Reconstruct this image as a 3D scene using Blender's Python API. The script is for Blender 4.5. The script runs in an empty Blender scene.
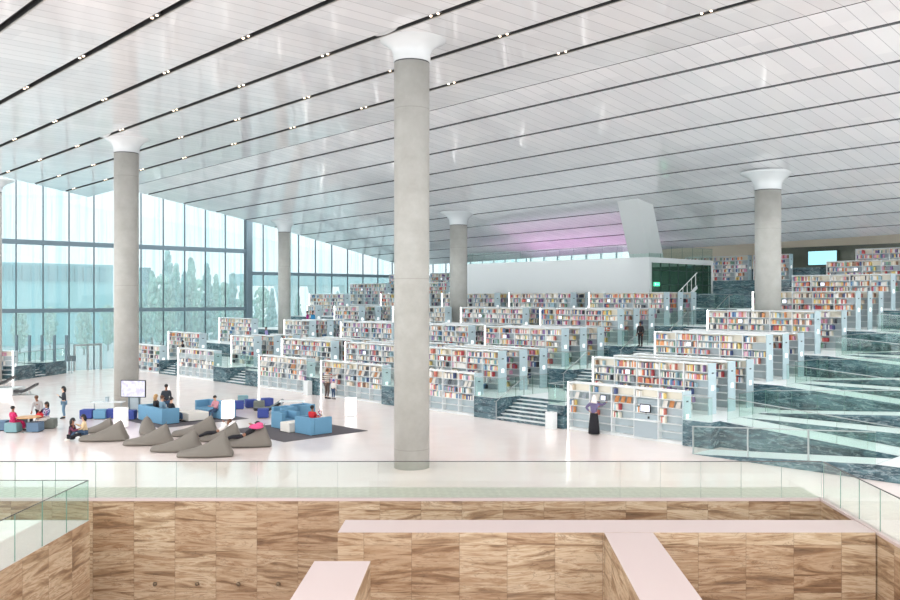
import bpy, math, random
from mathutils import Vector, Matrix
random.seed(7)
S2 = math.sqrt(2); F = 870.0; H = 6.2; PI = math.pi; R = math.radians
sc = bpy.context.scene
COL = sc.collection

# ---------------------------------------------------------------- helpers
def W(a, b, z=0.0):
    """building grid: a runs right-away, b runs left-away, both at 45 degrees to the pit"""
    return ((a - b) / S2, (a + b) / S2, z)
def G(px, py, z=0.0):
    Y = F * (H - z) / (py - 298.0); return ((px - 480.0) / F * Y, Y)
def setp(o, label=None, cat=None, group=None, kind=None):
    if label: o['label'] = label
    if cat: o['category'] = cat
    if group: o['group'] = group
    if kind: o['kind'] = kind
    return o
def empty(name, loc=(0, 0, 0), rz=0.0, label=None, cat=None, group=None):
    o = bpy.data.objects.new(name, None); COL.objects.link(o)
    o.location = loc; o.rotation_euler = (0, 0, rz); o.empty_display_size = .2
    return setp(o, label, cat, group)
class MB:
    def __init__(s): s.v = []; s.f = []; s.m = []
    def quad(s, pts, m=0):
        n = len(s.v); s.v += [tuple(p) for p in pts]; s.f.append(tuple(range(n, n + len(pts)))); s.m.append(m); return s
    def hexa(s, p, m=0, mt=None):
        """p: 4 bottom (ccw from above) + 4 top"""
        n = len(s.v); s.v += [tuple(q) for q in p]
        fs = [(3, 2, 1, 0), (4, 5, 6, 7), (0, 1, 5, 4), (1, 2, 6, 5), (2, 3, 7, 6), (3, 0, 4, 7)]
        for i, f in enumerate(fs):
            s.f.append(tuple(n + k for k in f)); s.m.append(mt if (i == 1 and mt is not None) else m)
        return s
    def box(s, x0, x1, y0, y1, z0, z1, m=0, mt=None):
        return s.hexa([(x0, y0, z0), (x1, y0, z0), (x1, y1, z0), (x0, y1, z0), (x0, y0, z1), (x1, y0, z1), (x1, y1, z1), (x0, y1, z1)], m, mt)
    def abox(s, a0, a1, b0, b1, z0, z1, m=0, mt=None):
        return s.hexa([W(a0, b0, z0), W(a1, b0, z0), W(a1, b1, z0), W(a0, b1, z0), W(a0, b0, z1), W(a1, b0, z1), W(a1, b1, z1), W(a0, b1, z1)], m, mt)
    def bar(s, p, q, w, h=None, m=0):
        p = Vector(p); q = Vector(q); d = (q - p).normalized(); h = h or w
        up = Vector((0, 0, 1)) if abs(d.z) < .95 else Vector((1, 0, 0))
        x = d.cross(up).normalized() * w / 2; y = x.cross(d).normalized() * h / 2
        return s.hexa([p - x - y, p + x - y, q + x - y, q - x - y, p - x + y, p + x + y, q + x + y, q - x + y], m)
    def lathe(s, prof, n=32, m=0, c=(0, 0)):
        k = len(s.v)
        for r, z in prof:
            for i in range(n):
                t = 2 * PI * i / n; s.v.append((c[0] + r * math.cos(t), c[1] + r * math.sin(t), z))
        for j in range(len(prof) - 1):
            for i in range(n):
                i2 = (i + 1) % n
                s.f.append((k + j * n + i, k + j * n + i2, k + (j + 1) * n + i2, k + (j + 1) * n + i)); s.m.append(m)
        s.f.append(tuple(k + i for i in range(n))[::-1]); s.m.append(m)
        s.f.append(tuple(k + (len(prof) - 1) * n + i for i in range(n))); s.m.append(m)
        return s
    def tube(s, pts, r, n=8, m=0):
        pts = [Vector(p) for p in pts]; k = len(s.v)
        for i, p in enumerate(pts):
            d = (pts[min(i + 1, len(pts) - 1)] - pts[max(i - 1, 0)]).normalized()
            up = Vector((0, 0, 1)) if abs(d.z) < .9 else Vector((1, 0, 0))
            x = d.cross(up).normalized(); y = x.cross(d)
            rr = r[i] if isinstance(r, (list, tuple)) else r
            for j in range(n):
                t = 2 * PI * j / n; s.v.append(tuple(p + x * rr * math.cos(t) + y * rr * math.sin(t)))
        for i in range(len(pts) - 1):
            for j in range(n):
                j2 = (j + 1) % n
                s.f.append((k + i * n + j, k + i * n + j2, k + (i + 1) * n + j2, k + (i + 1) * n + j)); s.m.append(m)
        s.f.append(tuple(k + j for j in range(n))[::-1]); s.m.append(m)
        s.f.append(tuple(k + (len(pts) - 1) * n + j for j in range(n))); s.m.append(m)
        return s
    def ball(s, c, rad, nu=14, nv=9, m=0):
        k = len(s.v); rx, ry, rz = rad
        for j in range(nv + 1):
            ph = PI * j / nv
            for i in range(nu):
                t = 2 * PI * i / nu
                s.v.append((c[0] + rx * math.sin(ph) * math.cos(t), c[1] + ry * math.sin(ph) * math.sin(t), c[2] - rz * math.cos(ph)))
        for j in range(nv):
            for i in range(nu):
                i2 = (i + 1) % nu
                s.f.append((k + j * nu + i, k + j * nu + i2, k + (j + 1) * nu + i2, k + (j + 1) * nu + i)); s.m.append(m)
        return s
    def mesh(s, name, mats, smooth=False):
        me = bpy.data.meshes.new(name); me.from_pydata(s.v, [], s.f)
        for m in (mats if isinstance(mats, (list, tuple)) else [mats]): me.materials.append(m)
        me.polygons.foreach_set('material_index', s.m)
        if smooth: me.polygons.foreach_set('use_smooth', [True] * len(s.f))
        me.update(); return me
    def build(s, name, mats, parent=None, smooth=False, bevel=0, seg=2):
        return link(name, s.mesh(name, mats, smooth), parent, bevel, seg)
def link(name, me, parent=None, bevel=0, seg=2):
    o = bpy.data.objects.new(name, me); COL.objects.link(o)
    if parent: o.parent = parent
    if bevel:
        md = o.modifiers.new('Bevel', 'BEVEL'); md.width = bevel; md.segments = seg; md.limit_method = 'ANGLE'
    return o
def struct(name, mb, mats, smooth=False):
    return setp(mb.build(name, mats, None, smooth), kind='structure')
def copy_tree(o, parent=None):
    c = o.copy(); COL.objects.link(c); c.parent = parent
    for ch in list(o.children): copy_tree(ch, c)
    return c

# ---------------------------------------------------------------- materials
def lin(c):
    return tuple(((x / 255) / 12.92 if x / 255 <= .04045 else ((x / 255 + .055) / 1.055) ** 2.4) for x in c)
def mat(name, col, rough=.5, metal=0, spec=.5, coat=0, emis=None, estr=0):
    m = bpy.data.materials.new(name); m.use_nodes = True; b = m.node_tree.nodes['Principled BSDF']
    b.inputs['Base Color'].default_value = (*col, 1); b.inputs['Roughness'].default_value = rough
    b.inputs['Metallic'].default_value = metal; b.inputs['Specular IOR Level'].default_value = spec
    b.inputs['Coat Weight'].default_value = coat; b.inputs['Coat Roughness'].default_value = .05
    if emis: b.inputs['Emission Color'].default_value = (*emis, 1); b.inputs['Emission Strength'].default_value = estr
    return m
class N:
    """tiny node-tree writer"""
    def __init__(s, m): s.t = m.node_tree; s.bsdf = s.t.nodes.get('Principled BSDF')
    def n(s, typ, **kw):
        x = s.t.nodes.new(typ)
        for k, v in kw.items():
            if k.startswith('i_'):
                x.inputs[k[2:].replace('_', ' ')].default_value = v
            else: setattr(x, k, v)
        return x
    def l(s, a, b): s.t.links.new(a, b)
    def math(s, op, a, b=None, c=None):
        x = s.t.nodes.new('ShaderNodeMath'); x.operation = op
        for i, v in enumerate((a, b, c)):
            if v is None: continue
            if isinstance(v, (int, float)): x.inputs[i].default_value = v
            else: s.l(v, x.inputs[i])
        return x.outputs[0]
    def pos(s):
        t = s.n('ShaderNodeTexCoord'); x = s.n('ShaderNodeSeparateXYZ'); s.l(t.outputs['Object'], x.inputs[0]); return t.outputs['Object'], x.outputs[0], x.outputs[1], x.outputs[2]
    def comb(s, x, y, z):
        c = s.n('ShaderNodeCombineXYZ')
        for i, v in enumerate((x, y, z)):
            if isinstance(v, (int, float)): c.inputs[i].default_value = v
            else: s.l(v, c.inputs[i])
        return c.outputs[0]
    def noise(s, vec, scale, detail=4, rough=.5, dist=0):
        x = s.n('ShaderNodeTexNoise'); s.l(vec, x.inputs['Vector']); x.inputs['Scale'].default_value = scale
        x.inputs['Detail'].default_value = detail; x.inputs['Roughness'].default_value = rough; x.inputs['Distortion'].default_value = dist
        return x.outputs[0]
    def ramp(s, fac, stops):
        x = s.n('ShaderNodeValToRGB'); s.l(fac, x.inputs[0]); e = x.color_ramp.elements
        while len(e) < len(stops): e.new(.5)
        for i, (p, c) in enumerate(stops): e[i].position = p; e[i].color = (*c, 1)
        return x.outputs[0]
    def mix(s, fac, a, b, blend='MIX'):
        x = s.n('ShaderNodeMix', data_type='RGBA', blend_type=blend)
        for i, v in ((0, fac), (6, a), (7, b)):
            if isinstance(v, (int, float)): x.inputs[i].default_value = v
            elif isinstance(v, tuple): x.inputs[i].default_value = (*v, 1)
            else: s.l(v, x.inputs[i])
        return x.outputs[2]
def line_mask(n, coord, pitch, width, off=0.0):
    """1 on thin joints every pitch metres"""
    f = n.math('FRACT', n.math('DIVIDE', n.math('SUBTRACT', coord, off), pitch))
    d = n.math('MINIMUM', f, n.math('SUBTRACT', 1.0, f))
    return n.math('LESS_THAN', d, width / pitch / 2)

def make_travertine():
    m = mat('travertine', (.5, .38, .25), .45); n = N(m); P, x, y, z = n.pos()
    u = n.math('ADD', x, y); pitch = 1.263
    iu = n.math('FLOOR', n.math('DIVIDE', n.math('SUBTRACT', u, 16.14 - 20 * pitch), pitch))
    iv = n.math('FLOOR', n.math('DIVIDE', n.math('ADD', z, .33), pitch))
    wn = n.n('ShaderNodeTexWhiteNoise', noise_dimensions='2D'); n.l(n.comb(iu, iv, 0), wn.inputs['Vector'])
    wv = wn.outputs['Value']
    jit = n.math('MULTIPLY', wv, 37.0)
    tilt = n.math('MULTIPLY', n.math('SUBTRACT', n.math('FRACT', n.math('MULTIPLY', wv, 7.31)), .5), .9)
    vv = n.math('ADD', n.math('MULTIPLY', z, 4.4), n.math('MULTIPLY', u, tilt))
    vec = n.comb(n.math('ADD', n.math('MULTIPLY', u, .5), jit), vv, jit)
    band = n.noise(vec, .95, 6, .6, .8)
    fine = n.noise(vec, 4.5, 5, .6, .9)
    dark = n.ramp(band, [(.28, lin((104, 78, 54))), (.40, lin((156, 124, 92))), (.47, lin((196, 170, 138))), (.54, lin((224, 206, 180))), (.60, lin((176, 142, 106))), (.66, lin((226, 208, 182))), (.80, lin((150, 116, 84)))])
    col = n.mix(n.math('MULTIPLY', n.math('SUBTRACT', fine, .3), .6), dark, lin((224, 210, 190)))
    tone = n.mix(wv, lin((168, 130, 90)), lin((222, 214, 204)))
    col = n.mix(.62, col, tone, 'MULTIPLY')
    vein = n.noise(n.comb(n.math('ADD', n.math('MULTIPLY', u, .9), jit), n.math('MULTIPLY', z, 3.2), jit), .85, 6, .6, 1.2)
    vm = n.math('LESS_THAN', n.math('ABSOLUTE', n.math('SUBTRACT', vein, .5)), .0065)
    col = n.mix(n.math('MULTIPLY', vm, .4), col, lin((84, 62, 44)))
    jm = n.math('MAXIMUM', line_mask(n, u, pitch, .014, 16.14 - 20 * pitch), line_mask(n, z, pitch, .012, -.33))
    col = n.mix(n.math('MULTIPLY', jm, .5), col, lin((96, 74, 54)))
    n.l(col, n.bsdf.inputs['Base Color']); return m
def make_marble():
    m = mat('dark_marble', (.1, .15, .18), .22); n = N(m); P, x, y, z = n.pos()
    d = n.math('SUBTRACT', n.math('MULTIPLY', z, 1.9), n.math('MULTIPLY', n.math('ADD', x, y), .35))
    vec = n.comb(n.math('ADD', x, n.math('MULTIPLY', y, .4)), n.math('MULTIPLY', y, .6), n.math('MULTIPLY', d, 1.5))
    a = n.noise(vec, .9, 8, .7, 1.1); b = n.noise(vec, 3.4, 6, .75, 1.0)
    col = n.ramp(a, [(.30, lin((32, 50, 58))), (.47, lin((50, 76, 86))), (.56, lin((84, 114, 122))), (.70, lin((46, 72, 82)))])
    v = n.ramp(b, [(.52, (0, 0, 0)), (.60, (.8, .8, .8)), (.67, (0, 0, 0))])
    col = n.mix(n.math('MULTIPLY', v, .55), col, lin((196, 212, 216)))
    n.l(col, n.bsdf.inputs['Base Color']); return m
def make_floor():
    m = mat('polished_floor', (.8, .78, .77), .13, spec=.6); n = N(m); P, x, y, z = n.pos()
    a = n.noise(P, .35, 4, .6, .3); b = n.noise(P, 6, 4, .6)
    col = n.ramp(a, [(.3, lin((246, 230, 224))), (.7, lin((250, 238, 233)))])
    col = n.mix(n.math('MULTIPLY', b, .12), col, lin((214, 200, 190)))
    jm = n.math('MAXIMUM', line_mask(n, n.math('ADD', x, y), 2.4, .012), line_mask(n, n.math('SUBTRACT', x, y), 2.4, .012))
    col = n.mix(n.math('MULTIPLY', jm, .2), col, lin((190, 184, 180)))
    n.l(col, n.bsdf.inputs['Base Color'])
    r = n.math('ADD', .10, n.math('MULTIPLY', n.noise(P, 1.3, 3), .1)); n.l(r, n.bsdf.inputs['Roughness']); return m
def make_grate():
    m = mat('floor_grate', (.6, .6, .56), .4); n = N(m); P, x, y, z = n.pos()
    lm = line_mask(n, n.math('ADD', x, n.math('MULTIPLY', y, 1.6)), .30, .09)
    lm2 = line_mask(n, n.math('SUBTRACT', y, n.math('MULTIPLY', x, .05)), .21, .05)
    nz = n.noise(P, 5, 3)
    col = n.mix(n.math('MULTIPLY', n.math('MAXIMUM', lm, lm2), .5), lin((214, 212, 200)), lin((150, 152, 138)))
    col = n.mix(n.math('MULTIPLY', nz, .3), col, lin((170, 160, 140)))
    n.l(col, n.bsdf.inputs['Base Color']); return m
def make_ceiling():
    m = mat('lacquered_ceiling_panel', (.8, .8, .8), .09, spec=.75); n = N(m); P, x, y, z = n.pos()
    b = n.math('DIVIDE', n.math('SUBTRACT', y, x), S2); a = n.math('DIVIDE', n.math('ADD', y, x), S2)
    jm = line_mask(n, b, .655, .024, .1)
    wn = n.n('ShaderNodeTexWhiteNoise', noise_dimensions='2D')
    n.l(n.comb(n.math('FLOOR', n.math('DIVIDE', n.math('SUBTRACT', b, .1), .655)), n.math('FLOOR', n.math('DIVIDE', a, 3.35)), 0), wn.inputs['Vector'])
    base = n.mix(wn.outputs['Value'], lin((216, 219, 222)), lin((226, 228, 230)))
    col = n.mix(n.math('MULTIPLY', jm, .75), base, lin((128, 136, 142)))
    n.l(col, n.bsdf.inputs['Base Color'])
    # panels never hang perfectly level: a hair of bend per panel so reflections waver
    bw = n.n('ShaderNodeBump'); bw.inputs['Strength'].default_value = .05; bw.inputs['Distance'].default_value = .05
    n.l(n.noise(n.comb(n.math('MULTIPLY', a, .35), n.math('MULTIPLY', b, 1.2), 0), 1.0, 2), bw.inputs['Height']); n.l(bw.outputs[0], n.bsdf.inputs['Normal'])
    return m
def make_concrete():
    m = mat('pale_concrete', (.6, .6, .56), .55); n = N(m); P, x, y, z = n.pos()
    a = n.noise(P, 1.3, 6, .65); b = n.noise(n.comb(n.math('MULTIPLY', x, 6), n.math('MULTIPLY', y, 6), z), 1.2, 4)
    col = n.ramp(a, [(.35, lin((168, 168, 162))), (.65, lin((182, 183, 178)))])
    col = n.mix(n.math('MULTIPLY', b, .18), col, lin((178, 174, 164)))
    jm = line_mask(n, z, 6.2, .03, .7); col = n.mix(n.math('MULTIPLY', jm, .5), col, lin((140, 138, 130)))
    n.l(col, n.bsdf.inputs['Base Color']); return m
def glassmat(name, tint, refl=.08, streak=None):
    m = bpy.data.materials.new(name); m.use_nodes = True; t = m.node_tree; t.nodes.clear(); n = N(m)
    tr = n.n('ShaderNodeBsdfTransparent'); gl = n.n('ShaderNodeBsdfGlossy'); gl.inputs['Roughness'].default_value = .02
    lw = n.n('ShaderNodeLayerWeight'); fr = n.math('ADD', .035, n.math('MULTIPLY', n.math('POWER', lw.outputs['Facing'], 4.0), .55))
    mx = n.n('ShaderNodeMixShader'); out = n.n('ShaderNodeOutputMaterial')
    n.l(n.math('MULTIPLY', fr, refl / .08), mx.inputs[0]); n.l(tr.outputs[0], mx.inputs[1]); n.l(gl.outputs[0], mx.inputs[2]); 
    if streak:   # faintly milky, corrugated glass
        tl = n.n('ShaderNodeBsdfTranslucent'); tl.inputs[0].default_value = (.84, .94, .97, 1); m2 = n.n('ShaderNodeMixShader'); m2.inputs[0].default_value = .14
        n.l(mx.outputs[0], m2.inputs[1]); n.l(tl.outputs[0], m2.inputs[2]); n.l(m2.outputs[0], out.inputs[0])
    else: n.l(mx.outputs[0], out.inputs[0])
    tr.inputs[0].default_value = (*tint, 1)
    if streak:
        P, x, y, z = n.pos(); a = n.math('DIVIDE', n.math('ADD', x, y), S2)
        w = n.noise(n.comb(a, 0, n.math('MULTIPLY', z, .02)), 1.1, 6, .75)
        c = n.ramp(w, [(.40, streak), (.5, tint), (.58, tint), (.62, streak), (.68, tint)])
        n.l(c, tr.inputs[0])
    return m
def fabric(name, c, rough=.85):
    m = mat(name, c, rough); n = N(m); P, x, y, z = n.pos()
    v = n.noise(P, 40, 3); v2 = n.noise(P, 2.5, 3)
    col = n.mix(n.math('MULTIPLY', v, .25), c, tuple(q * .7 for q in c)); col = n.mix(n.math('MULTIPLY', v2, .2), col, tuple(min(1, q * 1.25) for q in c))
    n.l(col, n.bsdf.inputs['Base Color']); return m
def pattern(name, cols, scale=9):
    m = mat(name, cols[0], .8); n = N(m); P, x, y, z = n.pos()
    vo = n.n('ShaderNodeTexVoronoi'); n.l(P, vo.inputs['Vector']); vo.inputs['Scale'].default_value = scale
    sp = n.n('ShaderNodeSeparateColor'); n.l(vo.outputs['Color'], sp.inputs[0])
    k = len(cols); r = n.ramp(sp.outputs[0], [(i / k, c) for i, c in enumerate(cols)])
    r.node.color_ramp.interpolation = 'CONSTANT'; n.l(r, n.bsdf.inputs['Base Color']); return m
def stripes(name, c1, c2, pitch=.1):
    m = mat(name, c1, .8); n = N(m); P, x, y, z = n.pos()
    n.l(n.mix(line_mask(n, z, pitch, pitch * .5), c1, c2), n.bsdf.inputs['Base Color']); return m

TRAV = make_travertine(); MARB = make_marble(); FLOOR = make_floor(); GRATE = make_grate(); CEIL = make_ceiling(); CONC = make_concrete()
PINK = mat('pink_white_stone', lin((206, 188, 184)), .35); WHT = mat('white_stone', lin((226, 230, 230)), .3)
WPL = mat('white_plaster', lin((228, 232, 232)), .6); DARKG = mat('black_recess', (.012, .013, .015), .6)
GREYM = mat('grey_metal', lin((120, 132, 138)), .35, .6); STEEL = mat('brushed_steel', lin((170, 176, 176)), .3, .8)
MULL = mat('mullion_grey', lin((104, 124, 134)), .4); MULLD = mat('mullion_dark', lin((70, 84, 92)), .4)
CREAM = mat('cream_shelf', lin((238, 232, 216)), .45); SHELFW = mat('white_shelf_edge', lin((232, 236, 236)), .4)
ENDP = mat('pale_blue_end_panel', lin((184, 202, 208)), .35); SIGNW = mat('white_sign', (.9, .9, .9), .4, emis=(1, 1, 1), estr=.6)
BACKP = mat('grey_back_panel', lin((186, 198, 202)), .5)
LABEL = mat('dark_label', (.03, .04, .05), .4)
LED = mat('led_strip', (1, 1, 1), .4, emis=(1, .97, .93), estr=6.0)
LAMPW = mat('lamp_glow', (1, 1, 1), .4, emis=(1, .99, .97), estr=.8)
SPOT = mat('spot_glow', (1, 1, 1), .4, emis=(1, .74, .52), estr=5)
GLASS = glassmat('balustrade_glass', (.905, .965, .945)); GLASSG = glassmat('pit_rail_glass', (.95, .985, .965)); GEDGE = mat('glass_edge', lin((104, 140, 126)), .2)
FAC = glassmat('facade_glass', (.575, .612, .620), .07, (.48, .575, .595))
BLACK = mat('black_plastic', (.015, .015, .017), .35); RAILD = mat('dark_rail', (.10, .09, .085), .4)

# ---------------------------------------------------------------- camera
cam = bpy.data.cameras.new('camera'); co = bpy.data.objects.new('camera', cam); COL.objects.link(co); sc.camera = co
co.location = (0, 0, H); co.rotation_euler = (R(90), 0, 0)
cam.sensor_width = 36; cam.lens = 36 * F / 900; cam.shift_x = -30 / 900; cam.shift_y = -2 / 900; cam.clip_end = 600; cam.clip_start = .1

# ---------------------------------------------------------------- floors and pit
PX0, PX1, PY1 = -34.0, 10.5, 26.8
fm = MB()
fm.quad([(-60, PY1 + 1.7, 0), (60, PY1 + 1.7, 0), (60, 119.9 + 49, 0), (60, 168.9, 0), (-60, 48.9, 0)][:3] + [(60, 168.9, 0), (-60, 48.9, 0)])
struct('floor', fm, FLOOR)
struct('floor', MB().quad([(-60, PY1, 0), (PX1 + .06, PY1, 0), (PX1 + .06, PY1 + 1.7, 0), (-60, PY1 + 1.7, 0)]), GRATE)
struct('floor', MB().quad([(PX1 + .06, -14, 0), (60, -14, 0), (60, PY1 + 1.7, 0), (PX1 + .06, PY1 + 1.7, 0)]), FLOOR)
struct('floor', MB().quad([(-60, -14, 0), (-12.2, -14, 0), (-12.2, 24.3, 0), (-60, 24.3, 0)]), FLOOR)
struct('floor', MB().quad([(-60, -14, -3.9), (12, -14, -3.9), (12, PY1 + .5, -3.9), (-60, PY1 + .5, -3.9)]), PINK)
struct('wall_back', MB().box(-60, PX1 + .3, PY1, PY1 + .3, -3.9, -.004), TRAV)
struct('wall_right', MB().box(PX1, PX1 + .3, -14, PY1, -3.9, -.004), TRAV)
struct('wall_left', MB().box(-12.2, -10.9, -14, 24.3, -3.9, 0, 0, 1), [TRAV, PINK])
struct('wall_front', MB().box(-60, -12.2, 24.1, 24.3, -3.9, -.004), TRAV)
struct('trim_1', MB().box(-60, PX1, PY1 - .03, PY1 + .16, -.05, .03), PINK)
struct('trim_2', MB().box(PX1 - .03, PX1 + .16, -14, PY1 + .16, -.05, .03), PINK)
tw = MB(); tw.box(-3.76, PX1 - .04, 23.0, 24.3, -3.9, 0, 0, 1); 
setp(tw.build('low_stone_wall', [TRAV, PINK]), 'long travertine wall with pale pink top crossing the sunken pit', 'wall')
setp(MB().box(3.28, 4.57, 2, 22.98, -3.9, 0, 0, 1).build('low_stone_wall', [TRAV, PINK]), 'travertine wall branching off the long pit wall towards the viewer', 'wall')
setp(MB().box(-3.9, -2.58, 2, 20.5, -3.9, 0, 0, 1).build('low_stone_wall', [TRAV, PINK]), 'free-ended travertine wall at bottom centre left of the branching wall', 'wall')
CH = mat('sconce_metal', lin((120, 104, 84)), .3, .5)
for i, px in enumerate((156, 198, 239, 279)):
    X = (px - 480) / F * PY1; Z = H - (583 - 298) * PY1 / F
    o = empty('wall_light', (X, PY1, Z), 0, ['round spotlight knob on pit wall, leftmost of the four', 'round spotlight knob on pit wall, second from the left', 'round spotlight knob on pit wall, third from the left', 'round spotlight knob on pit wall, rightmost of the four'][i], 'wall light', 'round knobs on the pit wall')
    b = MB().tube([(0, 0, 0), (0, -.07, 0)], .028, 12); b.build('stem', BLACK, o)
    MB().ball((0, -.1, 0), (.065, .055, .065)).build('cap', CH, o, True)

def balustrade(p0, p1, h, n, label, glass=None, rail=RAILD, posts=False, name='glass_balustrade', gap=.02, railr=.018, cat='balustrade', base=None):
    glass = glass or GLASS
    p0 = Vector(p0); p1 = Vector(p1); L = (p1 - p0).to_2d().length; ang = math.atan2(p1.y - p0.y, p1.x - p0.x)
    o = empty(name, p0, ang, label, cat); dz = p1.z - p0.z
    for i in range(n):
        x0 = L * i / n + gap / 2; x1 = L * (i + 1) / n - gap / 2; z0 = dz * i / n; z1 = dz * (i + 1) / n
        m = MB().hexa([(x0, -.009, z0), (x1, -.009, z1), (x1, .009, z1), (x0, .009, z0), (x0, -.009, z0 + h), (x1, -.009, z1 + h), (x1, .009, z1 + h), (x0, .009, z0 + h)])
        # green cut edges
        m.m = [0, 0, 0, 1, 0, 1]
        m.build('pane', [glass, GEDGE], o)
        if posts: MB().box(x0 - .03, x0 + .02, -.03, .03, z0, z0 + h + .02).build('post', STEEL, o)
    MB().bar((0, 0, h), (L, 0, h + dz), railr * 2, railr * 2).build('handrail', rail, o)
    if base: MB().bar((0, 0, .03), (L, 0, .03 + dz), .05, .1).build('base_channel', base, o)
    return o
balustrade((-36.8, PY1 + .08, .03), (PX1 + .06, PY1 + .08, .03), 1.12, 38, 'long frameless glass balustrade along the far edge of the pit', GLASSG, gap=.012, railr=.012)
balustrade((PX1 + .08, PY1, .03), (PX1 + .08, 4, .03), 1.12, 18, 'frameless glass balustrade along the right edge of the pit', GLASSG, gap=.012, railr=.012)
balustrade((-10.92, 24.25, .0), (-11.0, 4, .0), 1.12, 16, 'greenish glass balustrade on the left pit wall at bottom left', GLASS, gap=.012, railr=.009)
balustrade((-10.92, 24.25, .0), (-30.0, 24.25, .0), 1.12, 15, 'glass balustrade turning left from the corner of the left pit wall', GLASS, gap=.012, railr=.009)

# ---------------------------------------------------------------- ceiling
PR = [(-2, 15.748), (29, 16.077), (44.5, 14.06), (64, 11.04), (86, 13.7)]
def ceil_z(a, b):
    for (a0, z0), (a1, z1) in zip(PR, PR[1:]):
        if a <= a1: return z0 + (z1 - z0) * (a - a0) / (a1 - a0) - .016 * b
    return PR[-1][1] - .016 * b
def b_edge(a, side):
    if side < 0:
        return max(50, 68.3 + .91 * (a - 20))
    pts = [(29, 69.4), (42, 71.7), (62, 75.8), (75, 76.8), (86, 76.8)]
    for (a0, z0), (a1, z1) in zip(pts, pts[1:]):
        if a <= a1: return z0 + (z1 - z0) * (a - a0) / (a1 - a0)
    return 76.8
SLOTS = [2.65, 6.0, 9.35, 12.7, 16.05, 19.45, 22.8, 26.1, 31.15, 34.5, 37.8, 41.1, 44.5, 47.9, 51.3, 54.6, 57.9, 61.3, 64.7, 68, 71.4, 75, 79, 83]
cuts = [(-2, 0, 0)]
cm = MB(); dk = MB()
edges = sorted([(s, .125 if s < 28 else .11) for s in SLOTS] + [(29.0, .03)])
prev = -2.0
BM = -6.0
def strip(a0, a1):
    mids = [a0] + [p[0] for p in PR if a0 < p[0] < a1 and abs(p[0] - 29) > .05] + [a1]
    for u, v in zip(mids, mids[1:]):
        sd = -1 if (u + v) / 2 < 29 else 1
        bu, bv = b_edge(u, sd), b_edge(v, sd)
        bot = [W(u, BM, ceil_z(u, BM)), W(u, bu, ceil_z(u, bu)), W(v, bv, ceil_z(v, bv)), W(v, BM, ceil_z(v, BM))]
        top = [(p[0], p[1], p[2] + .22) for p in bot]
        cm.hexa([bot[0], bot[3], bot[2], bot[1], top[0], top[3], top[2], top[1]], 1); cm.m[-6] = 0
for s, hw in edges:
    strip(prev, s - hw)
    sd = -1 if s < 29.5 else 1
    be = b_edge(s, -1 if s < 28.9 else 1)
    if s == 29.0: be = 76.4
    u, v = s - hw - .02, s + hw + .02
    bot = [W(u, BM, ceil_z(s, BM) + .2), W(v, BM, ceil_z(s, BM) + .2), W(v, be, ceil_z(s, be) + .2), W(u, be, ceil_z(s, be) + .2)]
    if s != 29.0 : dk.hexa(bot + [(p[0], p[1], p[2] + .1) for p in bot])
    else: dk.hexa([(p[0], p[1], p[2] - .1) for p in bot] + bot)
    prev = s + hw
strip(prev, 86)
struct('ceiling', cm, [CEIL, DARKG]); struct('trim_3', dk, DARKG)
# fine bright metal lip along one side of every wide slot
lp = MB()
for s in SLOTS:
    if s < 28:
        be = b_edge(s, -1) - .3
        lp.bar(W(s + .145, BM, ceil_z(s, BM) - .005), W(s + .145, be, ceil_z(s, be) - .005), .035, .03)
struct('trim_4', lp, mat('slot_lip', lin((150, 148, 142)), .4, .3))
# twin downlights in the wide slots
ORD = ['first', 'second', 'third', 'fourth', 'fifth', 'sixth', 'seventh', 'eighth', 'ninth', 'tenth', 'eleventh', 'twelfth', 'thirteenth', 'fourteenth']
def make_downlight():
    o = empty('ceiling_downlight', (0, 0, 0))
    MB().box(-.07, .07, -.34, .34, .03, .13).build('housing', BLACK, o, bevel=.01)
    for y in (-.18, .18):
        l = MB().lathe([(.034, -.005), (.044, .02), (.044, .04)], 12).build('lamp', SPOT, o); l.location = (0, y, 0)
    return o
dl0 = make_downlight(); first = True
for si, s in enumerate([9.35, 12.7, 16.05, 19.45, 22.8, 26.1]):
    vis = []
    for k in range(-3, 9):
        b = 21.6 + 6.28 * k
        if b > b_edge(s, -1) - .8 or b < 2: continue
        x, y, z = W(s, b, ceil_z(s, b)); px = 480 + F * x / y; py = 298 - F * (z - H) / y
        if -5 < px < 905 and -4 < py: vis.append((b, x, y, z))
    for j, (b, x, y, z) in enumerate(vis):
        o = dl0 if first else copy_tree(dl0); first = False
        o.location = (x, y, z); o.rotation_euler = (0, 0, R(45))
        setp(o, f'twin warm downlight, {ORD[j]} from upper right in the {ORD[si]} lit ceiling slot from upper left', 'ceiling light', 'twin downlights in the lit ceiling slots')

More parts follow.
